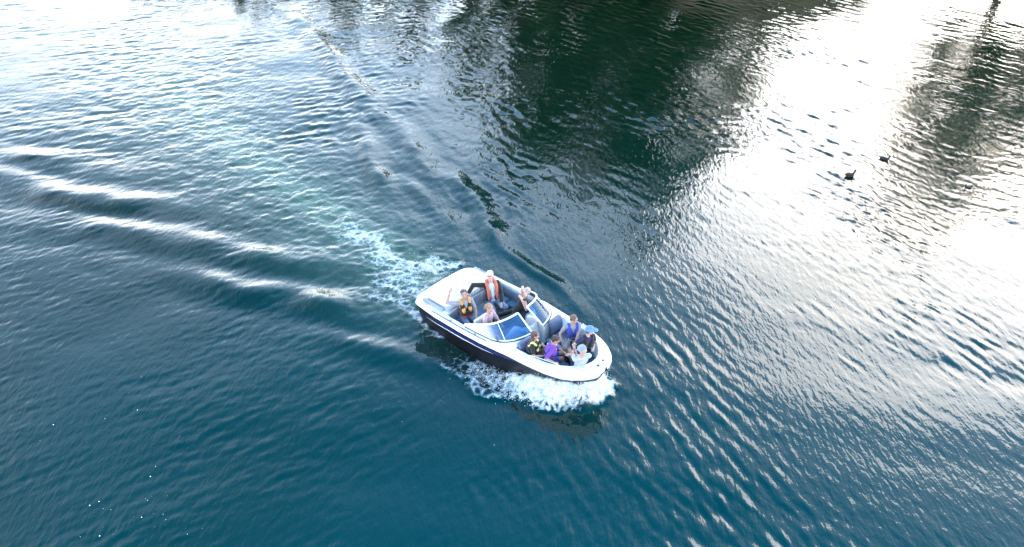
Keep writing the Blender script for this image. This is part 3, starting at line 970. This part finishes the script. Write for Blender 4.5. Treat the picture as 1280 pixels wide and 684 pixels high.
def skin_mat(name, c):
    m = mat(name, tuple(v * 0.72 for v in c), 0.5, vary=0.10, scale=14, bump=0.1, bump_scale=120)
    m.node_tree.nodes['Principled BSDF'].inputs['Subsurface Weight'].default_value = 0.06
    m.node_tree.nodes['Principled BSDF'].inputs['Subsurface Radius'].default_value = (0.02, 0.008, 0.004)
    return m
SKIN = {'fair': skin_mat('skin_fair', (0.56, 0.33, 0.26)), 'tan': skin_mat('skin_tan', (0.44, 0.25, 0.18)), 'pale': skin_mat('skin_pale', (0.62, 0.40, 0.33))}
def cloth(name, c, **k): return mat('cloth_' + name, tuple(v * 0.75 for v in c), 0.85, vary=0.18, scale=9, bump=0.5, bump_scale=70, sheen=0.15, **k)
def hair_mat(name, c): return mat('hair_' + name, c, 0.45, vary=0.35, scale=60, bump=0.9, bump_scale=140)
eye_w = mat('eye_white', (0.75, 0.74, 0.72), 0.3); eye_d = mat('eye_dark', (0.02, 0.015, 0.012), 0.2)
lip_m = mat('lips', (0.40, 0.14, 0.13), 0.5)

def ik(a, t, l1, l2, pole):
    a = Vector(a); t = Vector(t); d = t - a; L = d.length
    L2 = min(L, (l1 + l2) * 0.995); d.normalize()
    end = a + d * L2
    x = (l1 * l1 - l2 * l2 + L2 * L2) / (2 * L2)
    h = math.sqrt(max(0, l1 * l1 - x * x))
    p = Vector(pole); p = p - d * p.dot(d)
    if p.length < 1e-4: p = d.orthogonal()
    return a + d * x + p.normalized() * h, end

UP = Vector((0, 0, 1))
def yawv(deg): return Vector((math.cos(R(deg)), math.sin(R(deg)), 0))

def person(label, hip, yaw, lean, s, head_yaw, head_pitch, hands, feet, skin, hair, hair_kind, shirt=None, sleeve=0.5, jacket=None,
           pants=None, pants_len=0.7, vest=None, cap=None, poles=(None, None), side=0.0, knee=None, glasses=False, name='person', straps=None, roll=0.0):
    """seated figure. hands / feet: targets (right, left) in boat coordinates."""
    hip = Vector(hip); s = s * 1.07
    root = empty('person')
    root.matrix_world = Matrix.Translation(boat.location) @ boat.rotation_euler.to_matrix().to_4x4() @ Matrix.Translation(hip)
    tag(root, label, 'person', 'people riding in the motorboat')
    f = yawv(yaw); l = yawv(yaw + 90)
    T = (UP * math.cos(R(lean)) + f * math.sin(R(lean)) + l * side).normalized()
    tf = (f - T * f.dot(T)).normalized(); tl = T.cross(tf)
    O = Vector((0, 0, 0))
    rel = lambda p: Vector(p) - hip
    neck = T * 0.50 * s
    chest = T * 0.36 * s
    sh = {k: neck - T * 0.045 * s + tl * (k * 0.175 * s) for k in (-1, 1)}
    hj = {k: l * (k * 0.09 * s) for k in (-1, 1)}
    nd = (T * 0.65 + UP * 0.5 + f * 0.08).normalized()
    hf = (yawv(head_yaw) * math.cos(R(head_pitch)) + UP * math.sin(R(head_pitch))).normalized()
    hu = (nd * 1.2 + UP * 0.3); hu = (hu - hf * hu.dot(hf)).normalized()
    if roll: hu = (Quaternion(hf, R(roll)) @ hu)
    hl = hu.cross(hf)
    hc = neck + nd * 0.185 * s + hf * 0.02 * s
    hs_ = s ** 0.55                                  # children have relatively larger heads
    arms = {}; legs = {}
    for i, k in enumerate((-1, 1)):
        pole = Vector(poles[i]) if poles[i] else (-f * 0.6 + tl * k * 0.7 - UP * 0.5)
        e, w = ik(sh[k], rel(hands[i]), 0.285 * s, 0.255 * s, pole)
        arms[k] = (sh[k], e, w)
        kp = Vector(knee[i]) if knee else (UP * 1.0 + f * 0.55 + l * k * 0.12)
        kn, an = ik(hj[k], rel(feet[i]), 0.43 * s, 0.42 * s, kp)
        legs[k] = (hj[k], kn, an)
    # ---- body, one skin
    b = Blob()
    b.ell(T * 0.03 * s, (tf, tl, T), (0.105 * s, 0.155 * s, 0.115 * s))
    b.ell(T * 0.18 * s, (tf, tl, T), (0.095 * s, 0.130 * s, 0.15 * s))
    b.ell(chest, (tf, tl, T), (0.108 * s, 0.155 * s, 0.16 * s))
    b.cap(sh[-1], sh[1], 0.052 * s, 0.052 * s)
    b.cap(neck - T * 0.06 * s, hc - hf * 0.02 * s, 0.058 * s, 0.05 * s)
    b.ell(hc + hu * 0.03 * hs_, (hf, hl, hu), (0.098 * hs_, 0.078 * hs_, 0.092 * hs_))
    b.ell(hc + hf * 0.022 * hs_ - hu * 0.045 * hs_, (hf, hl, hu), (0.070 * hs_, 0.058 * hs_, 0.075 * hs_))
    b.cap(hc + hf * 0.088 * hs_ + hu * 0.012 * hs_, hc + hf * 0.108 * hs_ - hu * 0.022 * hs_, 0.010 * hs_, 0.015 * hs_, 8)
    for k in (-1, 1):
        b.ell(hc + hl * (k * 0.080 * hs_) - hf * 0.006 * hs_, (hf, hl, hu), (0.020 * hs_, 0.012 * hs_, 0.030 * hs_))
    for k in (-1, 1):
        a0, e, w = arms[k]
        b.cap(a0, e, 0.046 * s, 0.037 * s); b.cap(e, w, 0.038 * s, 0.026 * s)
        d = (w - e).normalized()
        n = d.cross(UP if abs(d.z) < 0.9 else f).normalized(); up = n.cross(d)
        pe = w + d * 0.075 * s
        for q in (-1.1, 0, 1.1): b.cap(w + n * q * 0.008 * s, pe + n * (q * 0.020 * s), 0.016 * s, 0.015 * s, 8)
        for q, ln in ((-1.5, 0.052), (-0.5, 0.070), (0.5, 0.074), (1.5, 0.062)):
            r0 = pe + n * (q * 0.0175 * s)
            m1 = r0 + d * (ln * 0.55 * s) + n * (q * 0.004) - up * 0.008
            b.cap(r0, m1, 0.0095, 0.009, 7); b.cap(m1, m1 + d * (ln * 0.5 * s) - up * 0.018, 0.009, 0.008, 7)
        th0 = w + d * 0.02 * s + n * (k * 0.022 * s)
        th1 = th0 + (d * 0.7 + n * k * 0.8).normalized() * 0.045 * s
        b.cap(th0, th1, 0.012, 0.011, 7); b.cap(th1, th1 + d * 0.03 * s - up * 0.006, 0.010, 0.009, 7)
        h0, kn, an = legs[k]
        b.cap(h0, kn, 0.080 * s, 0.054 * s); b.cap(kn, an, 0.055 * s, 0.036 * s)
        cm = kn.lerp(an, 0.32) + ((kn - h0).normalized() * -0.02 * s)
        b.cap(kn.lerp(an, 0.15), cm.lerp(an, 0.25), 0.05 * s, 0.047 * s)
        fd = (an - kn); fd = (f * 1.0 + (UP * -0.25)) if abs(fd.normalized().z) > 0.45 else (UP * 0.8 + fd.normalized() * 0.5)
        fd.normalize()
        b.cap(an - fd * 0.05 * s, an + fd * 0.13 * s - UP * 0.01, 0.036 * s, 0.030 * s); b.cap(an + fd * 0.10 * s, an + fd * 0.165 * s, 0.032 * s, 0.022 * s)
    b.build('body', SKIN[skin], root, 0.0095, 2)
    # ---- face
    for k in (-1, 1):
        e = Blob(); e.ell(hc + hf * 0.084 * hs_ + hl * (k * 0.032 * hs_) + hu * 0.012 * hs_, (hf, hl, hu), (0.008, 0.010, 0.0055))
        eo = obj('eye', mesh_from(e.V, e.F), eye_w, root)
        e = Blob(); e.ell(hc + hf * 0.0895 * hs_ + hl * (k * 0.032 * hs_) + hu * 0.012 * hs_, (hf, hl, hu), (0.005, 0.0052, 0.0052))
        obj('iris', mesh_from(e.V, e.F), eye_d, eo)
        e = Blob(); e.cap(hc + hf * 0.090 * hs_ + hl * (k * 0.018 * hs_) + hu * 0.034 * hs_, hc + hf * 0.082 * hs_ + hl * (k * 0.050 * hs_) + hu * 0.034 * hs_, 0.006, 0.004, 6)
        obj('eyebrow', mesh_from(e.V, e.F), hair, root)
    e = Blob(); e.cap(hc + hf * 0.083 * hs_ + hl * 0.020 * hs_ - hu * 0.058 * hs_, hc + hf * 0.083 * hs_ - hl * 0.020 * hs_ - hu * 0.058 * hs_, 0.009, 0.009, 8)
    obj('mouth', mesh_from(e.V, e.F), lip_m, root)
    # ---- hair
    h = Blob(); rd = random.Random(int(abs(hip.x * 1000)))
    h.ell(hc + hu * 0.048 * hs_ - hf * 0.016 * hs_, (hf, hl, hu), (0.103 * hs_, 0.088 * hs_, 0.086 * hs_))
    h.ell(hc + hu * 0.01 * hs_ - hf * 0.050 * hs_, (hf, hl, hu), (0.066 * hs_, 0.084 * hs_, 0.090 * hs_))
    for _ in range(26):                                     # tousled locks
        u = Vector((rd.gauss(0, 1), rd.gauss(0, 1), abs(rd.gauss(0, 1)) + 0.1)).normalized()
        p = hc + hu * 0.045 * hs_ - hf * 0.018 * hs_ + hf * (u.x * 0.095 * hs_) + hl * (u.y * 0.083 * hs_) + hu * (u.z * 0.082 * hs_)
        if (p - hc).dot(hf) > 0.066 * hs_ and (p - hc).dot(hu) < 0.07 * hs_: continue
        h.cap(p, p - hu * 0.035 * hs_ * rd.random() - hf * 0.02 * rd.random() + hl * rd.gauss(0, .012), 0.017 * hs_, 0.008 * hs_, 6)
    if hair_kind == 'long':
        for q in (-0.06, -0.03, 0, 0.03, 0.06, 0.075, -0.075):
            p0 = hc - hf * (0.055 - abs(q) * 0.5) * hs_ + hl * q * hs_ - hu * 0.02
            p1 = neck - tf * 0.07 * s + tl * q * 1.3 * s - T * 0.05 * s + hl * rd.gauss(0, .015)
            h.cap(p0, p1, 0.036 * hs_, 0.030 * hs_, 7); h.cap(p1, p1 - T * (0.11 + 0.05 * rd.random()) * s - tf * 0.015, 0.030 * hs_, 0.012 * hs_, 7)
    if hair_kind == 'tied':
        p0 = hc - hf * 0.11 * hs_ + hu * 0.03 * hs_
        h.ell(p0, (hf, hl, hu), (0.034, 0.036, 0.036))
        p1 = p0 - hf * 0.05 - hu * 0.07; h.cap(p0, p1, 0.028, 0.024, 7); h.cap(p1, p1 - hu * 0.10 + hl * 0.02, 0.024, 0.010, 7)
    h.build('hair', hair, root, 0.0085, 1)
    if cap:
        cm_, kind = cap
        c = Blob()
        c.ell(hc + hu * 0.062 * hs_ - hf * 0.012 * hs_, (hf, hl, hu), (0.118 * hs_, 0.103 * hs_, 0.088 * hs_))
        c.ell(hc + hu * 0.040 * hs_ - hf * 0.012 * hs_, (hf, hl, hu), (0.121 * hs_, 0.106 * hs_, 0.045 * hs_))
        co_ = c.build('cap', cm_, root, 0.009, 1)
        br = Blob(); br.ell(hc + hf * 0.125 * hs_ + hu * 0.040 * hs_, (hf, hl, hu), (0.085 * hs_, 0.082 * hs_, 0.012))
        br.build('brim', cm_, co_, 0.008, 1)
        bt = Blob(); bt.ell(hc + hu * 0.152 * hs_ - hf * 0.012 * hs_, (hf, hl, hu), (0.010, 0.010, 0.006)); obj('button', mesh_from(bt.V, bt.F), cm_, co_)
    if glasses:
        gpts = []
        for k in (-1, 1):
            cc = hc + hf * 0.104 * hs_ + hl * k * 0.034 * hs_ + hu * 0.010 * hs_
            tube_obj('spectacles', [cc + hl * (0.024 * math.cos(t)) + hu * (0.019 * math.sin(t)) for t in [2 * math.pi * i / 14 for i in range(14)]], 0.0035, eye_d, root, 5, closed=True)
    # ---- garments
    def torso(bl, g, lo=-0.02, hi=True):
        bl.ell(T * 0.05 * s, (tf, tl, T), (0.105 * s + g, 0.152 * s + g, 0.10 * s + g))
        bl.ell(T * 0.19 * s, (tf, tl, T), (0.097 * s + g, 0.134 * s + g, 0.15 * s + g))
        bl.ell(chest, (tf, tl, T), (0.108 * s + g, 0.155 * s + g, 0.15 * s + g))
        if hi: bl.cap(sh[-1], sh[1], 0.052 * s + g * 0.8, 0.052 * s + g * 0.8)
    def sleeves(bl, g, fr):
        for k in (-1, 1):
            a0, e, w = arms[k]
            if fr <= 0.5:
                bl.cap(a0, a0.lerp(e, fr * 2 * 0.95), 0.05 * s + g, 0.043 * s + g)
            else:
                bl.cap(a0, e, 0.048 * s + g, 0.041 * s + g); bl.cap(e, e.lerp(w, (fr - 0.5) * 2), 0.041 * s + g, 0.032 * s + g)
    if shirt:
        bl = Blob(); torso(bl, 0.012, hi=sleeve > 0)
        if sleeve > 0: sleeves(bl, 0.010, sleeve)
        so = bl.build('shirt', shirt, root, 0.011, 2)
        if straps:
            for k in (-1, 1):
                tube_obj('shoulder_strap', smooth3([chest + tf * 0.115 * s + tl * k * 0.075 * s, sh[k].lerp(neck, 0.45) + T * 0.055 * s + tf * 0.03, sh[k].lerp(neck, 0.45) - tf * 0.05 * s + T * 0.05 * s, chest - tf * 0.11 * s + tl * k * 0.06 * s], 2), 0.012, shirt, so, 6)
    if jacket:
        bl = Blob()
        for k in (-1, 1):
            bl.ell(T * 0.10 * s + tl * k * 0.085 * s - tf * 0.005, (tf, tl, T), (0.125 * s, 0.085 * s, 0.16 * s))
            bl.ell(chest + tl * k * 0.088 * s - tf * 0.012, (tf, tl, T), (0.118 * s, 0.088 * s, 0.17 * s))
        bl.ell(chest - tf * 0.05 * s, (tf, tl, T), (0.082 * s, 0.165 * s, 0.165 * s))
        bl.ell(T * 0.13 * s - tf * 0.05 * s, (tf, tl, T), (0.082 * s, 0.155 * s, 0.18 * s))
        sleeves(bl, 0.022, 0.92)
        bl.build('jacket', jacket, root, 0.011, 2)
        sf = Blob(); sf.ell(T * 0.24 * s + tf * 0.095 * s, (tf, tl, T), (0.045 * s, 0.050 * s, 0.19 * s)); sf.build('shirt_front', shirt, root, 0.011, 2)
    if pants:
        bl = Blob()
        bl.ell(T * 0.0 * s, (tf, tl, T), (0.115 * s, 0.165 * s, 0.115 * s))
        for k in (-1, 1):
            h0, kn, an = legs[k]
            if pants_len <= 1:
                bl.cap(h0, h0.lerp(kn, pants_len), 0.092 * s, 0.074 * s)
            else:
                bl.cap(h0, kn, 0.092 * s, 0.068 * s); bl.cap(kn, kn.lerp(an, pants_len - 1), 0.068 * s, 0.052 * s)
        bl.build('trousers' if pants_len > 1.5 else 'shorts', pants, root, 0.011, 2)
    if vest:
        kind, mA, mB, mC = vest
        if kind == 'horseshoe':
            bl = Blob()
            for k in (-1, 1):
                P = smooth3([neck - tf * 0.11 * s + tl * k * 0.03 * s + T * 0.02, neck - tf * 0.05 * s + tl * k * 0.10 * s + T * 0.045 * s, chest + T * 0.12 * s + tf * 0.10 * s + tl * k * 0.115 * s, chest - T * 0.02 * s + tf * 0.145 * s + tl * k * 0.105 * s, T * 0.12 * s + tf * 0.135 * s + tl * k * 0.10 * s], 2)
                for a, c in zip(P[:-1], P[1:]): bl.cap(a, c, 0.040 * s, 0.040 * s, 8)
            bl.build('life_vest', mA, root, 0.011, 2)
        else:
            bl = Blob(); g = 0.040
            for k in (-1, 1):
                bl.ell(T * 0.22 * s + tf * 0.075 * s + tl * k * 0.080 * s, (tf, tl, T), (0.072 * s + 0.02, 0.085 * s, 0.20 * s))
                bl.ell(chest + tf * 0.07 * s + tl * k * 0.09 * s, (tf, tl, T), (0.072 * s + 0.02, 0.07 * s, 0.10 * s))
                P = [chest + tf * 0.09 * s + tl * k * 0.10 * s + T * 0.06 * s, sh[k].lerp(neck, 0.35) + T * 0.055 * s, chest - tf * 0.09 * s + tl * k * 0.10 * s + T * 0.06 * s]
                bl.cap(P[0], P[1], 0.040 * s, 0.036 * s, 8); bl.cap(P[1], P[2], 0.036 * s, 0.040 * s, 8)
            bl.ell(T * 0.26 * s - tf * 0.075 * s, (tf, tl, T), (0.068 * s + 0.018, 0.165 * s, 0.23 * s))
            bl.ell(T * 0.18 * s, (tf, tl, T), (0.12 * s + g * .5, 0.142 * s + g, 0.13 * s))
            vo = bl.build('life_vest', mA, root, 0.011, 2)
            for hgt in (0.13, 0.25):
                ring = []
                for i in range(22):
                    t = 2 * math.pi * i / 22
                    ring.append(T * hgt * s + tf * (math.cos(t) * (0.158 * s + 0.026)) + tl * (math.sin(t) * (0.165 * s + 0.026)))
                tube_obj('vest_strap', ring, 0.014, rubber, vo, 6, closed=True)
            if mB:
                bl = Blob()
                for k in ((-1, 1) if kind != 'onepanel' else (1,)):
                    bl.ell(T * 0.28 * s + tf * 0.095 * s + tl * k * 0.085 * s, (tf, tl, T), (0.070 * s + 0.018, 0.062 * s, 0.12 * s))
                    bl.cap(chest + tf * 0.09 * s + tl * k * 0.10 * s + T * 0.07 * s, sh[k].lerp(neck, 0.35) + T * 0.062 * s, 0.038 * s, 0.038 * s, 8)
                    bl.cap(sh[k].lerp(neck, 0.35) + T * 0.062 * s, chest - tf * 0.10 * s + tl * k * 0.10 * s + T * 0.03 * s, 0.038 * s, 0.042 * s, 8)
                bl.build('vest_panel', mB, vo, 0.011, 2)
            if mC:
                bl = Blob()
                for k in (-1, 1): bl.ell(T * 0.10 * s + tf * 0.105 * s + tl * k * 0.08 * s, (tf, tl, T), (0.068 * s + 0.02, 0.074 * s, 0.055 * s))
                bl.build('vest_hem', mC, vo, 0.011, 2)
    return root

c_black = cloth('black', (0.0035, 0.0035, 0.0045)); c_white = cloth('white', (0.72, 0.73, 0.76)); c_denim = cloth('denim', (0.16, 0.22, 0.34))
c_orange = cloth('orange', (0.62, 0.15, 0.08)); c_amber = cloth('amber', (0.66, 0.30, 0.04)); c_red = cloth('red', (0.60, 0.035, 0.02))
c_grey = cloth('grey', (0.30, 0.29, 0.32)); c_pale = cloth('pale_grey', (0.42, 0.45, 0.52)); c_pink = cloth('pink', (0.72, 0.42, 0.44))
c_yellow = cloth('yellow', (0.80, 0.74, 0.22)); c_purple = cloth('purple', (0.17, 0.05, 0.40)); c_blue = cloth('blue', (0.03, 0.06, 0.42))
c_navy = cloth('navy', (0.012, 0.014, 0.085)); c_cap_blue = cloth('cap_blue', (0.12, 0.24, 0.50)); c_cap_grey = cloth('cap_grey', (0.26, 0.31, 0.38))
h_white = hair_mat('white', (0.74, 0.70, 0.70)); h_brown = hair_mat('brown', (0.055, 0.028, 0.017)); h_dark = hair_mat('dark', (0.018, 0.010, 0.009))
h_fair = hair_mat('fair', (0.24, 0.14, 0.09)); h_mid = hair_mat('mid', (0.10, 0.055, 0.035)); h_grey = hair_mat('grey', (0.34, 0.27, 0.22))

# rear cockpit
person('white haired person in black jacket and orange life vest with one arm along the backrest',
       (-1.40, 0.40, 0.64), -30, -14, 1.04, -45, 22, ((-1.80, -0.10, 0.99), (-1.02, 0.36, 0.80)), ((-0.86, 0.02, 0.22), (-0.84, 0.40, 0.22)),
       'pale', h_white, 'short', shirt=c_white, sleeve=0.5, jacket=c_black, pants=c_denim, pants_len=1.0, vest=('horseshoe', c_orange, None, None), glasses=True,
       poles=((0, -0.2, 0.6), (0.1, 0.7, -0.6)))
person('boy in grey shirt with amber and red life vest waving one hand',
       (-1.44, -0.56, 0.64), -22, -6, 0.97, -38, 16, ((-1.78, -0.78, 1.36), (-1.08, -0.52, 0.74)), ((-1.00, -0.78, 0.22), (-0.98, -0.50, 0.22)),
       'tan', h_brown, 'short', shirt=c_grey, sleeve=0.45, pants=c_denim, pants_len=0.8, vest=('panels', c_black, c_amber, c_red), poles=((-0.3, -0.6, -0.6), None))
person('person in pink top with tied fair hair sitting at the steering wheel',
       (-0.66, -0.52, 0.66), 12, 4, 0.90, 18, 0, ((-0.24, -0.68, 0.86), (-0.24, -0.42, 0.88)), ((-0.18, -0.66, 0.22), (-0.18, -0.44, 0.22)),
       'fair', h_fair, 'tied', shirt=c_pink, sleeve=0.4, pants=c_grey, pants_len=0.7)
person('person in strappy black outfit leaning back with both hands behind the head',
       (-0.58, 0.44, 0.60), -128, -30, 1.0, -75, 30, ((-0.34, 0.56, 1.34), (-0.20, 0.30, 1.30)), ((-0.80, -0.12, 0.22), (-0.62, -0.22, 0.22)),
       'fair', h_grey, 'short', shirt=c_black, sleeve=0, pants=c_black, pants_len=1.75, straps=True, poles=((-0.9, 0.6, 0.3), (0.8, -0.6, -0.1)))
# bow seats
person('person with long brown hair in black and pale yellow life vest behind the purple shirt',
       (0.98, -0.60, 0.71), 28, 2, 0.84, 40, -4, ((1.32, -0.62, 0.88), (1.30, -0.34, 0.84)), ((1.26, -0.18, 0.36), (1.20, -0.05, 0.36)),
       'fair', h_brown, 'long', shirt=c_black, sleeve=0.35, pants=c_black, pants_len=0.8, vest=('panels', c_black, c_yellow, None))
person('dark haired boy in purple shirt and yellow life vest resting one hand on the gunwale',
       (1.32, -0.48, 0.73), 38, 20, 0.84, 36, -16, ((1.74, -0.68, 0.945), (1.62, -0.12, 0.80)), ((1.58, -0.08, 0.36), (1.50, 0.06, 0.36)),
       'tan', h_dark, 'short', shirt=c_purple, sleeve=0.48, pants=c_blue, pants_len=0.7, vest=('onepanel', c_purple, c_yellow, c_red))
person('brown haired boy in bright blue and white life vest on the port bow cushion',
       (1.30, 0.52, 0.73), -38, 6, 0.90, 8, -6, ((1.30, 0.14, 0.80), (1.66, 0.16, 0.78)), ((1.42, 0.02, 0.36), (1.58, 0.10, 0.36)),
       'fair', h_mid, 'short', shirt=c_grey, sleeve=0.3, pants=c_grey, pants_len=0.8, vest=('panels', c_blue, None, c_white))
person('person in black life vest and blue cap looking out over the port bow',
       (1.80, 0.36, 0.73), -20, 10, 0.90, 45, -8, ((1.86, 0.02, 0.82), (2.06, 0.42, 0.90)), ((1.74, -0.02, 0.36), (1.80, 0.08, 0.36)),
       'pale', h_dark, 'short', shirt=c_navy, sleeve=0.3, pants=c_navy, pants_len=0.7, vest=('panels', c_black, None, None), cap=(c_cap_blue, 'cap'), side=0.12)
person('person in grey cap and pale grey shirt with bare legs stretched across the bow',
       (2.14, -0.24, 0.72), 152, -18, 0.98, 165, -34, ((1.66, -0.24, 0.88), (1.72, 0.02, 0.90)), ((1.20, 0.22, 0.70), (1.30, 0.36, 0.70)),
       'fair', h_grey, 'short', shirt=c_pale, sleeve=0.4, pants=c_navy, pants_len=0.62, cap=(c_cap_grey, 'cap'))
# ================================================================== SMALL THINGS ON THE WATER
def water_z(x, y):
    i = int(np.argmin(np.abs(gx - x))); j = int(np.argmin(np.abs(gy - y)))
    return float(Hh[j, i])

feather_brown = mat('feather_brown', (0.020, 0.014, 0.010), 0.9, vary=0.5, scale=30, bump=0.4, bump_scale=80)
feather_dark = mat('feather_dark', (0.008, 0.008, 0.008), 0.9, vary=0.4, scale=30)
bill_m = mat('bill', (0.30, 0.20, 0.05), 0.5)
def duck(x, y, rz, s, label, body_m, head_m):
    root = empty('duck', (x, y, water_z(x, y) - 0.015), (0, 0, R(rz)))
    tag(root, label, 'duck', 'ducks swimming in the sun glare')
    ax = (Vector((1, 0, 0)), Vector((0, 1, 0)), Vector((0, 0, 1)))
    b = Blob()
    b.ell(Vector((0, 0, 0.05 * s)), ax, (0.20 * s, 0.105 * s, 0.085 * s))
    b.ell(Vector((0.10 * s, 0, 0.06 * s)), ax, (0.10 * s, 0.09 * s, 0.08 * s))
    b.cap((-0.14 * s, 0, 0.08 * s), (-0.26 * s, 0, 0.13 * s), 0.05 * s, 0.014 * s)
    b.cap((0.15 * s, 0, 0.09 * s), (0.19 * s, 0, 0.21 * s), 0.05 * s, 0.033 * s)
    b.ell(Vector((0.205 * s, 0, 0.245 * s)), ax, (0.052 * s, 0.042 * s, 0.045 * s))
    b.build('body', body_m, root, 0.012, 2)
    h = Blob(); h.ell(Vector((0.203 * s, 0, 0.253 * s)), ax, (0.056 * s, 0.046 * s, 0.044 * s)); obj('crown', mesh_from(h.V, h.F), head_m, root)
    k = Blob(); k.ell(Vector((0.272 * s, 0, 0.232 * s)), ax, (0.038 * s, 0.018 * s, 0.009 * s)); obj('bill', mesh_from(k.V, k.F), bill_m, root)
    for q in (-1, 1):
        w = Blob(); w.ell(Vector((-0.04 * s, q * 0.085 * s, 0.085 * s)), ax, (0.15 * s, 0.030 * s, 0.052 * s)); obj('wing', mesh_from(w.V, w.F), head_m, root)
duck(12.33, 24.52, 12, 0.85, 'brown duck with raised head swimming nearest to the boat', feather_brown, feather_dark)
duck(14.11, 25.83, -35, 0.8, 'dark duck swimming beside the brown duck', feather_dark, feather_dark)
duck(16.26, 23.69, 160, 0.5, 'very small dark duckling out in the brightest glare', feather_dark, feather_dark)

foam_m = mat('foam_white', (0.80, 0.84, 0.86), 0.6)
def scatter_drops(name, label, pts, cat):
    V, F = [], []
    sv, sf = sphere_pts(6, 4)
    for (x, y, z, r, fl) in pts:
        o = len(V)
        for a, b_, c in sv: V.append((x + a * r, y + b_ * r, z + c * r * fl))
        F += [tuple(i + o for i in f) for f in sf]
    o = obj(name, mesh_from(V, F), foam_m)
    tag(o, label, cat, kind='stuff')
rd = random.Random(5)
pts = []
for cx, cy, n, sp in ((-8.12, 9.67, 6, 0.25), (-7.74, 9.97, 9, 0.38), (-7.69, 10.5, 6, 0.4), (-6.9, 9.5, 4, 0.3), (-8.8, 9.9, 4, 0.3), (-9.6, 13.2, 6, 0.7), (-10.9, 12.3, 4, 0.4), (7.0, 17.5, 14, 1.6), (4.2, 17.0, 10, 0.9), (-1.5, 13.6, 14, 0.9)):
    for _ in range(n):
        x = cx + rd.gauss(0, sp); y = cy + rd.gauss(0, sp)
        pts.append((x, y, water_z(x, y) + 0.004, rd.choice((0.003, 0.004, 0.005, 0.007, 0.013)), 0.45))
scatter_drops('foam_flecks', 'scattered white foam flecks floating on the dark water', pts, 'foam')
# spray thrown up along the bow wave and behind the stern
pts = []
def b2w(x, y): return (BOAT_XY[0] + cP * x - sP * y, BOAT_XY[1] + sP * x + cP * y)
for _ in range(3600):
    u = rd.random() ** 2.2
    side = -1 if rd.random() < 0.72 else 1
    al = u * (2.9 if side < 0 else 1.7)
    xb = 2.42 - al
    w = float(half_beam(min(2.7, xb * 1.12 + 0.1))) * 0.84
    outw = abs(rd.gauss(0.42, 0.20)) * (0.55 + 0.45 * min(1, al / 1.5))
    yb = side * (w + outw)
    x, y = b2w(xb, yb)
    hgt = abs(rd.gauss(0, 0.10)) * (1 - 0.7 * u)
    pts.append((x, y, water_z(x, y) + 0.01 + hgt, rd.choice((0.003, 0.004, 0.006, 0.008)), 1))
for _ in range(500):
    x = -2.6 + rd.gauss(0, 0.5); y = 18.4 + rd.gauss(0, 0.45)
    pts.append((x, y, water_z(x, y) + abs(rd.gauss(0, 0.05)), rd.choice((0.003, 0.005, 0.007)), 1))
scatter_drops('spray', 'white water droplets thrown up by the bow wave and stern wash', pts, 'spray')
